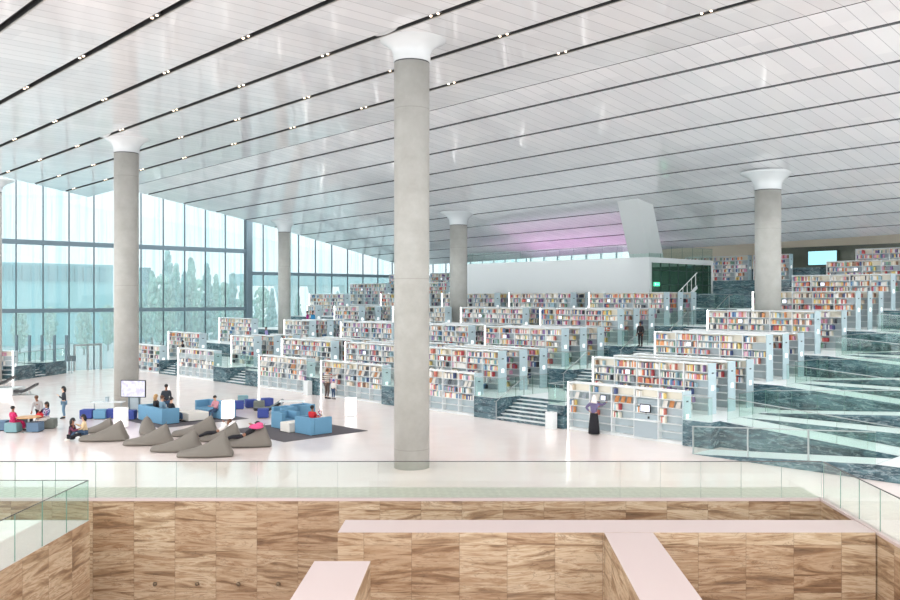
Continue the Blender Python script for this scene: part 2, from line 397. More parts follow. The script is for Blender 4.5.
# ---------------------------------------------------------------- glass facade
FB = 77.0
def facade():
    fr = MB(); bars = MB(); gl = MB()
    a = 13.05; k = 0; A = []
    while a < 86: A.append(a); a += 2.075
    for i, a in enumerate(A):
        fr.abox(a - .035, a + .035, FB - .11, FB + .02, 0, 17)
        if i % 3 == 1: bars.abox(a + .9, a + .93, FB + .05, FB + .09, 0, 17)
    struct('trim_5', fr, MULLD)
    t = MB()
    for z, w in ((5.15, .17), (10.8, .2)): t.abox(5, 44.4, FB - .18, FB + .03, z - w, z + w)
    t.abox(44.8, 86, FB - .18, FB + .03, 8.65 - .16, 8.65 + .16)
    t.abox(44.3, 44.88, FB - .35, FB + .05, 0, 17)
    struct('trim_6', t, MULL)
    g = MB().abox(4, 86, FB + .03, FB + .06, 0, 17)
    struct('window_1', g, FAC)
    # far end facade behind the upper deck
    struct('window_2', MB().abox(86, 86.05, 58, FB, 0, 14.5), FAC)
    f2 = MB()
    b = 58
    while b < FB: f2.abox(85.8, 86, b, b + .07, 7, 14.5); b += 2.3
    f2.abox(85.8, 86, 58, FB, 9.6, 9.75)
    struct('trim_7', f2, MULL)
    struct('wall_far', MB().abox(86, 86.4, BM, 58, 0, 14.5), mat('beige_wall', lin((226, 214, 196)), .6))
facade()
def door(name, a0, a1, z0, h, zoff=0):
    m = MB()
    for a in (a0, (a0 + a1) / 2, a1): m.abox(a - .06, a + .06, FB - .45, FB - .25, z0, z0 + h)
    m.abox(a0, a1, FB - .45, FB - .25, z0 + h - .14, z0 + h)
    struct(name, m, STEEL)
door('door_1', 27.9, 30.1, 0, 2.25)
# ---------------------------------------------------------------- outside
GRD = mat('outdoor_ground', lin((196, 212, 212)), .9)
struct('ground', MB().quad([W(-60, FB + .1, -.03), W(160, FB + .1, -.03), W(160, 260, -.03), W(-60, 260, -.03)]), GRD)
def far_building(a0, a1, b0, b1, z, label, c, band):
    o = empty('building', W((a0 + a1) / 2, b0, 0), R(45), label, 'building')
    L = (a1 - a0) / 2
    MB().box(-L, L, 0, b1 - b0, 0, z * .78).build('wall', mat('outdoor_wall', c, .8), o)
    m = MB(); n = int(2 * L / 1.1)
    for i in range(n): m.box(-L + i * 1.1, -L + i * 1.1 + .8, -.35, -.05, z * .78, z * .97)
    m.build('louvre_band', mat('outdoor_band', band, .8), o)
    MB().box(-L, L, -.05, b1 - b0, z * .78, z).build('upper_wall', mat('outdoor_upper', tuple(q * .8 for q in c), .8), o)
    m = MB(); m.box(-L, L, -.1, 0, z * .38, z * .41); m.build('ledge', mat('outdoor_ledge', tuple(q * .8 for q in c), .8), o)
far_building(-15, 49.6, 122, 140, 10.8, 'long flat-roofed teal building seen through the left glass facade', lin((166, 220, 224)), lin((120, 170, 178)))
far_building(53.2, 54.1, 120, 122, 10.5, 'narrow teal tower seen through the glass right of the left column', lin((112, 168, 176)), lin((104, 148, 156)))
# low pavilion with flared supports
o = empty('pavilion', W(104, 118, 0), R(45), 'low flat-roofed pavilion on flared supports outside the right glass', 'building')
MB().box(-30, 26, 0, 16, 8.3, 10.2).build('roof', mat('pavilion_roof', lin((170, 208, 212)), .8), o)
for i in range(9):
    x = -28 + i * 6.2; m = MB()
    m.hexa([(x - .3, 1, 0), (x + .3, 1, 0), (x + .3, 1.6, 0), (x - .3, 1.6, 0), (x - 1.9, .5, 8.3), (x + 1.9, .5, 8.3), (x + 1.9, 2.1, 8.3), (x - 1.9, 2.1, 8.3)])
    m.build('support', mat('pavilion_support', lin((205, 228, 228)), .8), o)
# trees
def leafmat(i, c):
    m = mat('foliage', c, .9); n = N(m); P, *_ = n.pos(); v = n.noise(P, 1.5, 4)
    n.l(n.ramp(v, [(.35, tuple(q * .7 for q in c)), (.65, tuple(min(1, q * 1.3) for q in c))]), n.bsdf.inputs['Base Color']); return m
LM = [leafmat(i, c) for i, c in enumerate([lin((170, 208, 196)), lin((182, 216, 202)), lin((160, 200, 196))])]
TRK = mat('bark', lin((120, 118, 104)), .9)
rt = random.Random(3)
def make_tree(kind, mi):
    o = empty('conifer' if kind else 'bushy_tree')
    MB().tube([(0, 0, 0), (.1, 0, 2), (0, 0, 3.4)], [.22, .17, .1]).build('trunk', TRK, o)
    m = MB()
    for k in range(240 if kind else 300):
        t = rt.random(); z = 1.2 + t * 6.8
        rad = (1 - t) * 1.5 + .15 if kind else math.sqrt(max(0, 1 - (2 * t - 1) ** 2)) * 2.1 + .2
        th = rt.random() * 2 * PI; r = rad * math.sqrt(rt.random())
        m.ball((r * math.cos(th), r * math.sin(th), z), tuple(rt.uniform(.18, .42) for _ in range(3)), 5, 3)
    m.build('foliage', LM[mi], o); return o
protos = [make_tree(1, 0), make_tree(0, 1), make_tree(1, 2)]; used = [False] * 3
tree_px = [(138, 2, .95, 0), (146, 2, .8, 2), (152, 1.5, 1.0, 0), (161, 1, .9, 1), (168, 2, 1.25, 2), (176, 1, 1.1, 0), (184, 1.4, .95, 2), (191, 1, 1.15, 0), (199, 2, .9, 1), (207, 1.2, 1.05, 2), (216, 1.4, .95, 0), (224, 1, .85, 1), (233, 1.8, .95, 2), (242, 1.2, .85, 0), (262, 1.2, .8, 1), (272, 1, .75, 2), (298, 1, .7, 0), (318, 1.4, .7, 1), (338, 1.2, .72, 2), (356, 1, .65, 1), (374, 1.6, .66, 0), (388, 1.2, .62, 2), (20, 1, .5, 1), (50, 1.5, .52, 1), (84, 1.2, .5, 1), (108, 1, .55, 1)]
for i, (px, j, s, k) in enumerate(tree_px):
    B = 92 + 5 * j + (i % 3) * 7; t = (px - 480) / F; a = B * (1 + t) / (1 - t)
    o = protos[k] if not used[k] else copy_tree(protos[k]); used[k] = True
    o.location = W(a, B, -.03); o.scale = (s * .78, s * .78, s * 1.2); o.rotation_euler = (0, 0, i * 1.3)
    setp(o, f'{["tall narrow", "round bushy", "dark narrow"][k]} tree outside the glass, {ORD[i] if i < 14 else "number %d" % (i + 1)} along the facade' if False else None)
    nm = ['pale slim conifer', 'round bushy tree', 'bluish slim conifer'][k]
    if px < 110: w = 'low before the teal building, ' + ['farthest left', 'second from left', 'third from left', 'nearest the left column'][[20, 50, 84, 108].index(px)]
    elif px < 250:
        idx = [q[0] for q in tree_px if 110 < q[0] < 250].index(px); w = ORD[idx] + ' from the left column, outside the left glass'
    else:
        idx = [q[0] for q in tree_px if q[0] > 250].index(px); w = ORD[idx] + ' from the thick post, outside the right glass'
    setp(o, f'{nm} {w}', 'tree', 'trees beyond the glass facade')
for p_, u_ in zip(protos, used): assert u_

# ---------------------------------------------------------------- terraces
TA = lambda k: 32.65 + 5.35 * (k - 1)      # front edge of terrace k
TZ = lambda k: 1.09 * k
B0 = 18.5; ST0, ST1 = 27.35, 30.7
NT = 8
for k in range(1, NT + 1):
    a0, z = TA(k), TZ(k); a1 = TA(k + 1) if k < NT else 85.8
    zb = TZ(k - 1) - .1
    m = MB()
    segs = [(B0, ST0, a0), (ST0, ST1, a0 + 1.35)]
    if k == 1: segs += [(ST1, 55.5, a0), (55.5, 58.1, a0 + 1.35), (58.1, 66.3, a0), (66.3, 69.0, a0 + 1.35), (69.0, FB - .3, a0)]
    else: segs += [(ST1, FB - .3, a0)]
    for (b0, b1, aa) in segs:
        m.abox(aa, a1 + (0 if k == NT else 1.3), b0, b1, zb, z, 0, 1)
    struct('floor_terrace', m, [MARB, WHT])
# cheek walls beside floor-level cases
ck = [(18.5, 19.85), (26.3, 27.33), (30.72, 32.35), (38.75, 40.05), (46.4, 47.85), (53.85, 55.48), (58.12, 60.1), (66.1, 66.28), (69.02, 69.2)]
NAMES = ['between the ramp and the veiled woman\'s bookcase', 'right of the front stairs beside the white bin', 'left of the front stairs', 'left of the bookcase beside the tall front column', 'behind the small pale bin in the front row', 'right of the recessed stairs', 'left of the recessed stairs', 'right of the far left stairs', 'left of the far left stairs']
for (b0, b1), nm in zip(ck, NAMES):
    setp(MB().abox(31.9, 32.64, b0, b1, 0, 1.09, 0, 1).build('marble_plinth', [MARB, WHT]), 'dark blue veined marble wall block ' + nm, 'marble block')
for (b0, b1) in [(55.3, 55.48), (58.12, 58.3)]: pass
# staircases
def stairs(k, b0, b1, label):
    a0 = TA(k + 1) - .75; z = TZ(k); n = 7; o = empty('staircase', W(a0, b0, z), R(45), label, 'stairs')
    m = MB(); tr = MB(); w = b1 - b0
    for i in range(n):
        x = i * .3; h = 1.09 * (i + 1) / n
        m.box(x, 2.1, .02, w - .02, h - 1.09 / n, h - .03)
        tr.box(x - .02, x + .32, .02, w - .02, h - .03, h)
    m.build('risers', MARB, o); tr.build('treads', WHT, o)
    return o
for k in range(0, 7):
    stairs(k, ST0, ST1, f'marble stairs with white treads climbing to the {ORD[k]} terrace in the main aisle')
stairs(0, 55.5, 58.1, 'recessed marble stairs between the marble blocks left of centre')
stairs(0, 66.3, 69.0, 'marble stairs with white treads at the far left of the shelves')
# low railings in the stair cheeks: glass panels on the terraces
def gb(a0, b0, a1, b1, z0, z1, n, label, h=1.0): return balustrade(W(a0, b0, z0), W(a1, b1, z1), h, n, label, rail=STEEL, railr=.014)
for k in range(0, 5):
    af = TA(k + 1); z = TZ(k + 1); o_ = ORD[k]
    gb(af - .65 if k == 0 else af, ST1 + .05, af - .65 if k == 0 else af, 32.35, z, z, 1, f'glass panel facing the viewer left of the main stairs to the {o_} terrace')
    gb(af - .6, ST1 + .05, af + 3.4, ST1 + .05, z, z, 3, f'glass balustrade flanking the left side of the stairs to the {o_} terrace')
    gb(af - .6, ST0 - .05, af + 3.4, ST0 - .05, z, z, 3, f'glass balustrade flanking the right side of the stairs to the {o_} terrace')
    hr = empty('stair_handrail', W(af - .75, (ST0 + ST1) / 2 + 1.7, TZ(k)), R(45), f'thin steel handrail on the stairs to the {o_} terrace', 'handrail')
    m = MB(); m.bar((0, 0, 0), (0, 0, .95), .04); m.build('post', STEEL, hr); MB().bar((2.1, 0, 1.0), (2.1, 0, 2.04), .04).build('post', STEEL, hr)
    MB().tube([(-.15, 0, .95), (0, 0, .95), (2.1, 0, 2.04), (2.5, 0, 2.04)], .025).build('rail', STEEL, hr)
for (b0, b1), nm in zip(ck, NAMES):
    if (b1 - b0) > .7 and b0 not in (30.72,): gb(31.98, b0, 31.98, b1, 1.09, 1.09, 1, 'glass panel on the marble block ' + nm)
gb(32.0, 58.15, 34.5, 58.15, 1.09, 1.09, 2, 'glass balustrade on the left side of the recessed stairs')
gb(32.0, 66.2, 34.5, 66.2, 1.09, 1.09, 2, 'glass balustrade on the right side of the far left stairs')

# ---------------------------------------------------------------- ramps right of the terraces
RS = 1 / 13.0; BE = 9.8; BT = 11.4
def wedge(a0, a1, b0, b1, zb, z0, z1, name, label, cat='ramp'):
    """prism: top z0 at b0, z1 at b1"""
    m = MB().hexa([W(a0, b1, zb), W(a1, b1, zb), W(a1, b0, zb), W(a0, b0, zb), W(a0, b1, z1), W(a1, b1, z1), W(a1, b0, z0), W(a0, b0, z0)], 0, 1)
    # order b1 (low b) first keeps it counter-clockwise
    return setp(m.build(name, [MARB, WHT]), label, cat)
for k in range(0, 6):
    z = TZ(k); d = 5.35 * k; zm = z + .545; o_ = ORD[k]
    sh = .0 if k == 0 else .35
    lev = 'from the main floor' if k == 0 else f'from the {ORD[k-1]} terrace'
    wedge(30.4 + d + sh, 31.9 + d + sh, B0, BT, z - .02 if k == 0 else z - .5, z + .004, zm, 'ramp', f'white-topped marble ramp rising rightwards {lev}')
    wedge(32.62 + d, 34.3 + d, B0, BT, z, z + 1.085, zm, 'ramp', f'white-topped marble ramp climbing back up to the {o_} terrace')
    setp(MB().abox(30.4 + d, 34.3 + d, BE, BT - .01, z - .02 if k == 0 else z - .5, zm, 0, 1).build('ramp_landing', [MARB, WHT]), f'white landing where the ramps to the {o_} terrace turn', 'landing')
    # terrace floor strip beside the ramps
    setp(MB().abox(34.32 + d, 35.74 + d, BE, B0 - .01, z, z + 1.09, 0, 1).build('walkway', [MARB, WHT]), f'level white walkway strip right of the {o_} terrace', 'walkway')
    if k: gb(30.42 + d + sh, B0 - .3, 30.42 + d + sh, BT, z + .02, zm, 6, f'glass balustrade along the ramp rising {lev}')
    gb(32.66 + d, B0 - .3, 32.66 + d, BT, z + 1.07, zm, 6, f'glass balustrade along the ramp climbing back to the {o_} terrace')
    if k < 5: gb(34.3 + d, B0 + .06, 37.9 + d, B0 + .06, z + 1.09, z + 1.09, 3, f'glass balustrade at the right end of the {o_} terrace')
sr = balustrade(W(30.42, 18.45, 0), W(30.42, BT, .545), 1.1, 3, 'steel-framed glass railing standing on the floor before the lowest ramp', rail=STEEL, posts=True)

# ---------------------------------------------------------------- bookcases
DEP = .62; HT = 2.24; LV = [.10, .455, .80, 1.145, 1.49, 1.84]; TH = .025
cache = {}
def case_meshes(L, plain=True):
    key = round(L, 1)
    if key in cache: return cache[key]
    nb = max(2, round(L / 1.25)); bw = L / nb
    # local: x = along (0..L, x grows to the right seen from the front), y = depth (0 front .. DEP back)
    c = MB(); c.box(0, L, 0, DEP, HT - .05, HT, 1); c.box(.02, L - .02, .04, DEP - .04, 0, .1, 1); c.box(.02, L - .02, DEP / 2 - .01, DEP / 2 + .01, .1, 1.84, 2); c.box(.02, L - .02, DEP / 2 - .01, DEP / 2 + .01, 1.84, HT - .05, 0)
    for i in range(1, nb): c.box(i * bw - .02, i * bw + .02, .005, DEP - .005, .1, HT - .05, 1)
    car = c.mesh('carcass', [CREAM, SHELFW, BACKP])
    shs = [MB().box(.03, L - .03, .0, DEP, z, z + TH, 0).mesh('shelf', SHELFW) for z in LV]
    e = MB().box(-.02, .03, -.01, DEP + .01, 0, HT + .01).mesh('end_panel', SHELFW)
    e2 = MB().box(L - .03, L + .02, -.01, DEP + .01, 0, HT + .01).mesh('end_panel', ENDP)
    sg = MB().box(L + .02, L + .035, .22, .42, 1.05, 1.27).mesh('end_sign', SIGNW)
    lb = MB().box(L + .02, L + .03, .24, .40, 1.78, 1.84).mesh('shelf_label', LABEL)
    led = MB().box(-.03, .015, -.03, -.012, .02, HT).mesh('light_strip', LED)
    cache[key] = (car, shs, e, e2, sg, lb, led, nb, bw); return cache[key]
def bookcase(a, b0, b1, z, label, led=False, rot=None, loc=None):
    L = b1 - b0; car, shs, e, e2, sg, lb, ledm, nb, bw = case_meshes(L)
    # x axis runs towards -b, y axis towards +a ; origin at left end (b1)
    o = empty('bookcase', loc or W(a, b1, z), R(-45) if rot is None else rot, label, 'bookcase', 'white library bookcases')
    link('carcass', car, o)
    for s in shs: link('shelf', s, o)
    link('end_panel', e, o); ep = link('end_panel', e2, o); link('end_sign', sg, ep); link('shelf_label', lb, ep)
    ep['label'] = 'pale blue end panel'
    if led: link('light_strip', ledm, o)
    return o
PAL = [(236, 228, 212), (246, 243, 238), (222, 206, 184), (206, 124, 110), (184, 74, 78), (228, 156, 104), (232, 206, 128), (128, 168, 146), (104, 144, 182), (76, 92, 138), (144, 112, 160), (222, 164, 190), (146, 150, 156), (72, 76, 84), (172, 200, 210), (160, 124, 98)]
PNAME = ['beige', 'white', 'tan', 'brick red', 'dark red', 'orange', 'yellow', 'green', 'blue', 'navy', 'purple', 'pink', 'grey', 'black', 'pale blue', 'brown']
PM = [mat('book_' + n.replace(' ', '_'), lin(c), .55) for n, c in zip(PNAME, PAL)]
PAGE = mat('book_pages', lin((238, 232, 216)), .8)
WGT_L = [8, 10, 4, 1.6, 1.2, .9, .9, 1, 1.8, 1.8, 1.8, 2.4, 7, 5, 4, 1.2]
WGT_R = [7, 8, 3, 2.6, 2.6, 1.8, 2, 1.6, 2.2, 2, 1.6, 2.6, 2.4, 2.4, 2.4, 1.5]
books = []   # (dist, loc xyz, rot, w, d, h, colour, case label, level, bay)
rb = random.Random(11)
def fill(case, L, level_fill, wide, right, tier, dist_bias=0, bays=None, seq=None):
    nb, bw = cache[round(L, 1)][7:9]; o = case; M = Matrix.Rotation(o.rotation_euler.z, 3, 'Z'); base = Vector(o.location)
    for lv, fr in enumerate(level_fill):
        if fr <= 0: continue
        for i in range(nb):
            if bays is not None and i < nb - bays: continue
            f = fr * rb.choice([1.1, 1, .95, .7, .9, 1.05, .5])
            if f < .08: continue
            x = i * bw + .05; xe = i * bw + .04 + (bw - .1) * min(1, f)
            hb = rb.uniform(.21, .27); cset = rb.choices(range(16), WGT_R if right else WGT_L, k=4)
            while x < xe:
                w = rb.uniform(*wide); 
                if x + w > (i + 1) * bw - .04: break
                h = hb + rb.uniform(-.03, .04); d = rb.uniform(.15, .2)
                c = rb.choice(cset) if rb.random() < .45 else rb.choices(range(16), WGT_R if right else WGT_L)[0]
                p = base + M @ Vector((x, .05 + rb.uniform(0, .03), LV[lv] + TH))
                books.append((p.xy.length + dist_bias, tuple(p), o.rotation_euler.z, w * .96, d, h, c, seq, lv, i, x)); x += w
                if rb.random() < .03: x += rb.uniform(.05, .3)
TIERS = {
 0: [(19.9, 26.1), (32.4, 38.7), (40.1, 46.3), (47.9, 53.8), (60.2, 66.0), (69.3, 75.2)],
 1: [(19.8, 26.1), (32.5, 38.7), (40.1, 46.3), (47.9, 53.9), (57.7, 61.0), (66.2, 71.7)],
 2: [(19.8, 26.1), (32.5, 38.8), (40.3, 46.5), (48.1, 54.2), (58.4, 62.0), (67.2, 72.8)],
 3: [(19.8, 26.1), (32.4, 38.8), (40.4, 46.6), (48.3, 54.5), (59.0, 62.5), (65.4, 66.7)],
 4: [(19.8, 26.1), (32.5, 38.8), (40.5, 46.7), (48.3, 54.5), (56.6, 62.8), (68.4, 74.3)],
 5: [(19.8, 26.1), (59.7, 66.0), (68.7, 74.7)],
 6: [(19.9, 26.1), (62.0, 68.0), (69.0, 74.8)],
 7: [(20.2, 26.2)],
}
POSN = ['at the right by the ramps', 'left of the main stairs', 'third block from the ramps', 'fourth block from the ramps', 'fifth block from the ramps', 'farthest left by the glass facade']
T0L = ['white bookcase on the main floor where a woman in a white headscarf stands', 'white floor-level bookcase just left of the front stairs, right of the tall column', 'white floor-level bookcase where a visitor in stripes and a child stand', 'white floor-level bookcase left of the visitor in stripes, with empty lower shelves', 'white floor-level bookcase between the recessed stairs and the far left stairs', 'white floor-level bookcase just right of the left column, farthest left in its row']
SHORT0 = ["the veiled woman's bookcase", 'the bookcase left of the front stairs']
cases = {}
for k, blocks in TIERS.items():
    for j, (b0, b1) in enumerate(blocks):
        jj = j if k < 5 else {0: 0, 1: 4, 2: 5}[j]
        rows = [0]
        if 1 <= k <= 4 and j <= 4: rows = [0, 1, 2]
        if k == 3 and j == 0: rows = [0, 2]
        if k == 3 and j == 3: rows = [0, 2]
        if k in (5, 6) and j == 0: rows = [0, 1]
        if k == 7 and j == 1: jj = 1
        for r in rows:
            a = 32.0 if k == 0 else 33.9 + 5.35 * (k - 1) + 1.7 * r
            z = TZ(k)
            if k == 7: a = 66.05
            if k == 0: lab = T0L[j]
            else:
                lab = f'white bookcase on the {ORD[k-1]} terrace, {["front", "middle", "rear"][r]} row, {POSN[jj]}'
            o = bookcase(a, b0, b1, z, lab, led=(k == 0 or (k <= 4 and r == 0)))
            cases[(k, j, r)] = o
            dist = Vector(o.location).xy.length
            wd = (.045, .085) if dist < 48 else ((.06, .11) if dist < 62 else (.08, .14))
            if k == 0:
                if j == 0: lf = [0, 0, .3, .3, 0, .25]
                elif j == 5: lf = [.2, .4, .6, .7, .5, .6]
                else: lf = [0, 0, .8, .85, 0, .7]
            else: lf = [.2, .35, .6, .92, .95, .92]
            sq = None
            if (k, j) == (0, 0): sq = "the veiled woman's bookcase"
            elif (k, j) == (0, 1): sq = 'the floor-level bookcase left of the front stairs'
            elif j == 0: sq = f'the {["front", "middle", "rear"][r]} bookcase on the {ORD[k-1]} terrace by the ramps'
            elif j == 1: sq = f'the {["front", "middle", "rear"][r]} bookcase on the {ORD[k-1]} terrace left of the stairs'
            else: sq = 'a bookcase'
            if r > 0: lf = [.2, .3, .5, .7, .8, .8]
            fill(o, b1 - b0, lf, wd, j <= 1, k, bays=(None if r == 0 else 2), seq=sq, dist_bias=(0 if r == 0 else 6) + (6 if (k == 0 and j > 1) else 0))
# upper far bookcases on the top deck and a case at the far left of the hall
for (b0, b1, lab) in [(36.6, 42.8, 'distant white bookcase on the top deck left of the right column'), (32.9, 36.1, 'distant white bookcase on the top deck just right of the right column')]:
    o = bookcase(69.2, b0, b1, TZ(7), lab); fill(o, b1 - b0, [.5, .6, .7, .9, .9, .9], (.08, .14), True, 8, seq='a bookcase')
o = bookcase(0, 0, 5.6, 0, 'white bookcase with lit right edge at the far left beside the lounge chair', loc=(-40.5, 65, 0), rot=0)
link('light_strip', MB().box(5.58, 5.62, -.04, -.012, .02, HT).mesh('light_strip', LED), o)
fill(o, 5.6, [.3, .4, .5, .5, .4, .5], (.06, .12), False, 0, seq='a bookcase', bays=2)

# slanted display covers in the floor-level cases
covers = [lin((210, 206, 196)), lin((226, 222, 214)), lin((120, 128, 132)), lin((190, 130, 80)), lin((70, 76, 84)), lin((150, 160, 166))]
CM = [mat('magazine_cover', c, .35) for c in covers]
mgm = [MB().hexa([(0, .03, 0), (.22, .03, 0), (.22, .045, 0), (0, .045, 0), (0, .15, .27), (.22, .15, .27), (.22, .165, .27), (0, .165, .27)]).mesh('magazine', m) for m in CM]
for (j, sel) in [(0, [(0, .3), (0, .75), (1, .25), (1, .8), (2, .1), (2, .45), (2, .8), (4, .15), (4, .5), (4, .85)]), (1, None), (2, None), (3, None)]:
    o = cases[(0, j, 0)]; L = TIERS[0][j][1] - TIERS[0][j][0]; nb, bw = cache[round(L, 1)][7:9]
    if sel is None: sel = [(i, q) for i in range(nb) for q in (.05, .35, .65)]
    for n_, (i, q) in enumerate(sel):
        Mx = Matrix.Rotation(o.rotation_euler.z, 3, 'Z'); p = Vector(o.location) + Mx @ Vector((i * bw + .06 + q * (bw - .3), 0, LV[4] + TH + .004))
        ci = rb.randrange(6); g = link('magazine', mgm[ci]); g.location = p; g.rotation_euler = (0, 0, o.rotation_euler.z)
        nm = ['beige', 'white', 'grey', 'orange-brown', 'charcoal', 'pale blue-grey'][ci]
        where = ["in the veiled woman's bookcase", 'in the case left of the front stairs', "in the striped visitor's bookcase", "in the case left of the striped visitor's"][j]
        setp(g, f'{nm} display magazine, {ORD[n_] if n_ < 14 else "last"} from left {where}', 'magazine', 'magazines on the slanted display shelves')
# individual books: the 300 nearest
books.sort(key=lambda q: q[0])
ind, rest = books[:300], books[300:]
def book_mesh(m, w, d, h):
    b = MB(); t = w * .09
    b.box(0, w, 0, t, 0, h, 0); b.box(0, t, t, d, 0, h, 0); b.box(w - t, w, t, d, 0, h, 0); b.box(t, w - t, t, d - .006, .006, h - .006, 1)
    return b.mesh('book', [m, PAGE])
bmesh_unit = [book_mesh(m, 1, 1, 1) for m in PM]
bmesh_unit = []
for m in PM:
    b = MB(); t = .09
    b.box(t, 1 - t, .0, .05, 0, 1, 0); b.box(0, t, .03, 1, 0, 1, 0); b.box(1 - t, 1, .03, 1, 0, 1, 0); b.box(t, 1 - t, .05, .97, .02, .98, 1)
    bmesh_unit.append(b.mesh('book', [m, PAGE]))
groups = {}
for q in ind: groups.setdefault((q[7], q[8], q[9], q[6]), []).append(q)
LVN = ['bottom', 'second-lowest', 'third-lowest', 'third-highest', 'second-highest', 'top']
for key, lst in groups.items():
    lst.sort(key=lambda q: q[10]); case, lv, bay, c = key
    for i, q in enumerate(lst):
        o = link('book', bmesh_unit[c]); o.location = q[1]; o.rotation_euler = (0, 0, q[2]); o.scale = (q[3], q[4], q[5])
        pre = '' if len(lst) == 1 else ORD[min(i, 13)] + ' '
        cs = case.replace('on the first terrace by the ramps', 'above the veiled woman').replace('the floor-level bookcase left of the front stairs', 'the case left of the stairs')
        setp(o, f'{pre}{PNAME[c]} book, {LVN[lv]} shelf, {ORD[bay]} bay of {cs}', 'book', 'books in ' + cs)
m = MB()
for q in rest:
    _, p, rz, w, d, h, c = q[:7]; cx, sx = math.cos(rz), math.sin(rz)
    P4 = [(p[0] + cx * x - sx * y, p[1] + sx * x + cx * y) for x, y in ((0, 0), (w, 0), (w, d), (0, d))]
    m.hexa([(x, y, p[2]) for x, y in P4] + [(x, y, p[2] + h) for x, y in P4], c)
o = m.build('books', PM); setp(o, 'rows of many coloured books filling the shelves of the farther bookcases', 'books', None, 'stuff')

# catalogue kiosk inside the veiled woman's bookcase (fourth bay)
SCR = mat('screen_glow', (.5, .5, .55), .3, emis=(.82, .86, 1), estr=1.0); SCRP = bpy.data.materials.new('screen_picture'); SCRP.use_nodes = True
n = N(SCRP); P, x, y, z = n.pos(); v = n.noise(P, 2.2, 4)
n.l(n.ramp(v, [(.35, lin((190, 186, 226))), (.5, lin((236, 236, 250))), (.62, lin((206, 200, 236)))]), n.bsdf.inputs['Emission Color']); n.bsdf.inputs['Emission Strength'].default_value = 1.0; n.bsdf.inputs['Base Color'].default_value = (.05, .05, .06, 1)
c0 = cases[(0, 0, 0)]
KL = Vector(c0.location); KM = Matrix.Rotation(R(-45), 3, 'Z'); bw = 6.2 / 5
k = empty('catalogue_kiosk', KL + KM @ Vector((3 * bw + .03, -.02, 0)), R(-45), 'grey catalogue kiosk with screen and ledge built into the front bookcase', 'kiosk')
GP = mat('grey_panel', lin((170, 184, 190)), .45)
MB().box(.0, bw - .06, .0, .26, .1, .86).build('cabinet', GP, k); MB().box(-.15, bw + .1, -.3, .1, .86, .9).build('ledge', SHELFW, k)
MB().box(.0, bw - .06, .03, .28, .9, 1.12).build('control_panel', GP, k); MB().box(.02, bw - .08, .22, .28, 1.12, 1.75).build('back_board', GP, k)
mo = MB().box(.3, .84, .0, .05, 1.2, 1.56).build('monitor', BLACK, k); MB().box(.34, .80, -.005, .0, 1.24, 1.52).build('screen', SCR, mo)
MB().box(.54, .6, .04, .1, 1.1, 1.22).build('monitor_stand', BLACK, k); MB().box(.7, .78, -.0, .04, .94, 1.04).build('card_reader', BLACK, k)
# small screens and catalogue terminals scattered on the shelves
def screen(case, x, z, label, w=.3, h=.24):
    o = empty('shelf_screen', Vector(case.location) + Matrix.Rotation(case.rotation_euler.z, 3, 'Z') @ Vector((x, -.02, z)), case.rotation_euler.z, label, 'screen')
    MB().box(0, w, 0, .03, 0, h).build('bezel', BLACK, o); MB().box(.02, w - .02, -.006, 0, .02, h - .02).build('display', SCR, o)
screen(c0, 1.9, 1.53, 'small lit tablet at the veiled woman\'s raised hand')
for kk in range(1, 7):
    for j in range(0, 4):
        if (kk, j, 0) in cases:
            L = TIERS[kk][j][1] - TIERS[kk][j][0]
            if L > 5: screen(cases[(kk, j, 0)], 1.9 if j != 1 else 1.6, 1.52, f'small lit screen in {ORD[kk-1]} terrace bookcase, {POSN[j if kk < 5 else {0:0,1:4,2:5,3:5}[j]]}')

# ---------------------------------------------------------------- white upper volume (mezzanine box)
bx = empty('mezzanine', W(55.5, 37.4, 5.45), R(45), 'white windowless box volume with glazed right side rising behind the terraces', 'building volume')
LA = 9.3; LB = 20.6
MB().box(0, .3, 0, LB, 0, 3.85).build('front_wall', WPL, bx)
MB().box(.3, LA, 0, LB, 3.45, 3.85).build('roof', WPL, bx); MB().box(.3, LA, LB - .3, LB, 0, 3.45).build('side_wall', WPL, bx)
MB().box(LA - .3, LA, 0, .3, 0, 3.45).build('corner_pier', WPL, bx); MB().box(LA - .2, LA, .3, LB - .3, 0, 3.45).build('rear_wall', mat('green_wall', lin((96, 122, 110)), .6), bx)
MB().box(.3, LA - .3, .3, LB - .3, 0, .05).build('inner_floor', WHT, bx)
pl_ = bpy.data.lights.new('room_light', 'AREA'); pl_.size = 5; pl_.energy = 260; lo = bpy.data.objects.new('room_light', pl_); COL.objects.link(lo); lo.location = W(60, 46, 8.7)
GG = glassmat('green_glass', (.60, .74, .68)); m = MB().box(.3, LA - .3, .1, .14, 0, 3.45); g = m.build('side_glazing', GG, bx)
m = MB()
for i in range(8): x = .35 + i * 1.22; m.box(x, x + .07, .02, .12, 0, 3.45)
m.box(.3, LA - .3, .02, .12, 1.75, 1.83); m.box(.3, LA - .3, .02, .12, 2.85, 2.92); m.build('mullions', mat('green_dark', lin((40, 70, 62)), .4), g)
e = mat('exit_green', (.0, .5, .2), .4, emis=(.1, .9, .45), estr=1.2)
sgn = empty('exit_sign', W(55.9, 37.3, 7.1), R(45), 'small green lit exit sign on the glazed side of the white volume', 'sign'); MB().box(0, .75, -.06, 0, 0, .3).build('sign_box', e, sgn)
m = MB(); m.box(.1, .2, -.066, -.06, .06, .24); m.bar((.28, -.063, .15), (.62, -.063, .15), .006, .04); m.build('arrow', SIGNW, sgn)
balustrade(W(55.6, 37.5, 9.3), W(55.6, 58, 9.3), .95, 14, 'glass balustrade on top of the white volume along its front', rail=STEEL)
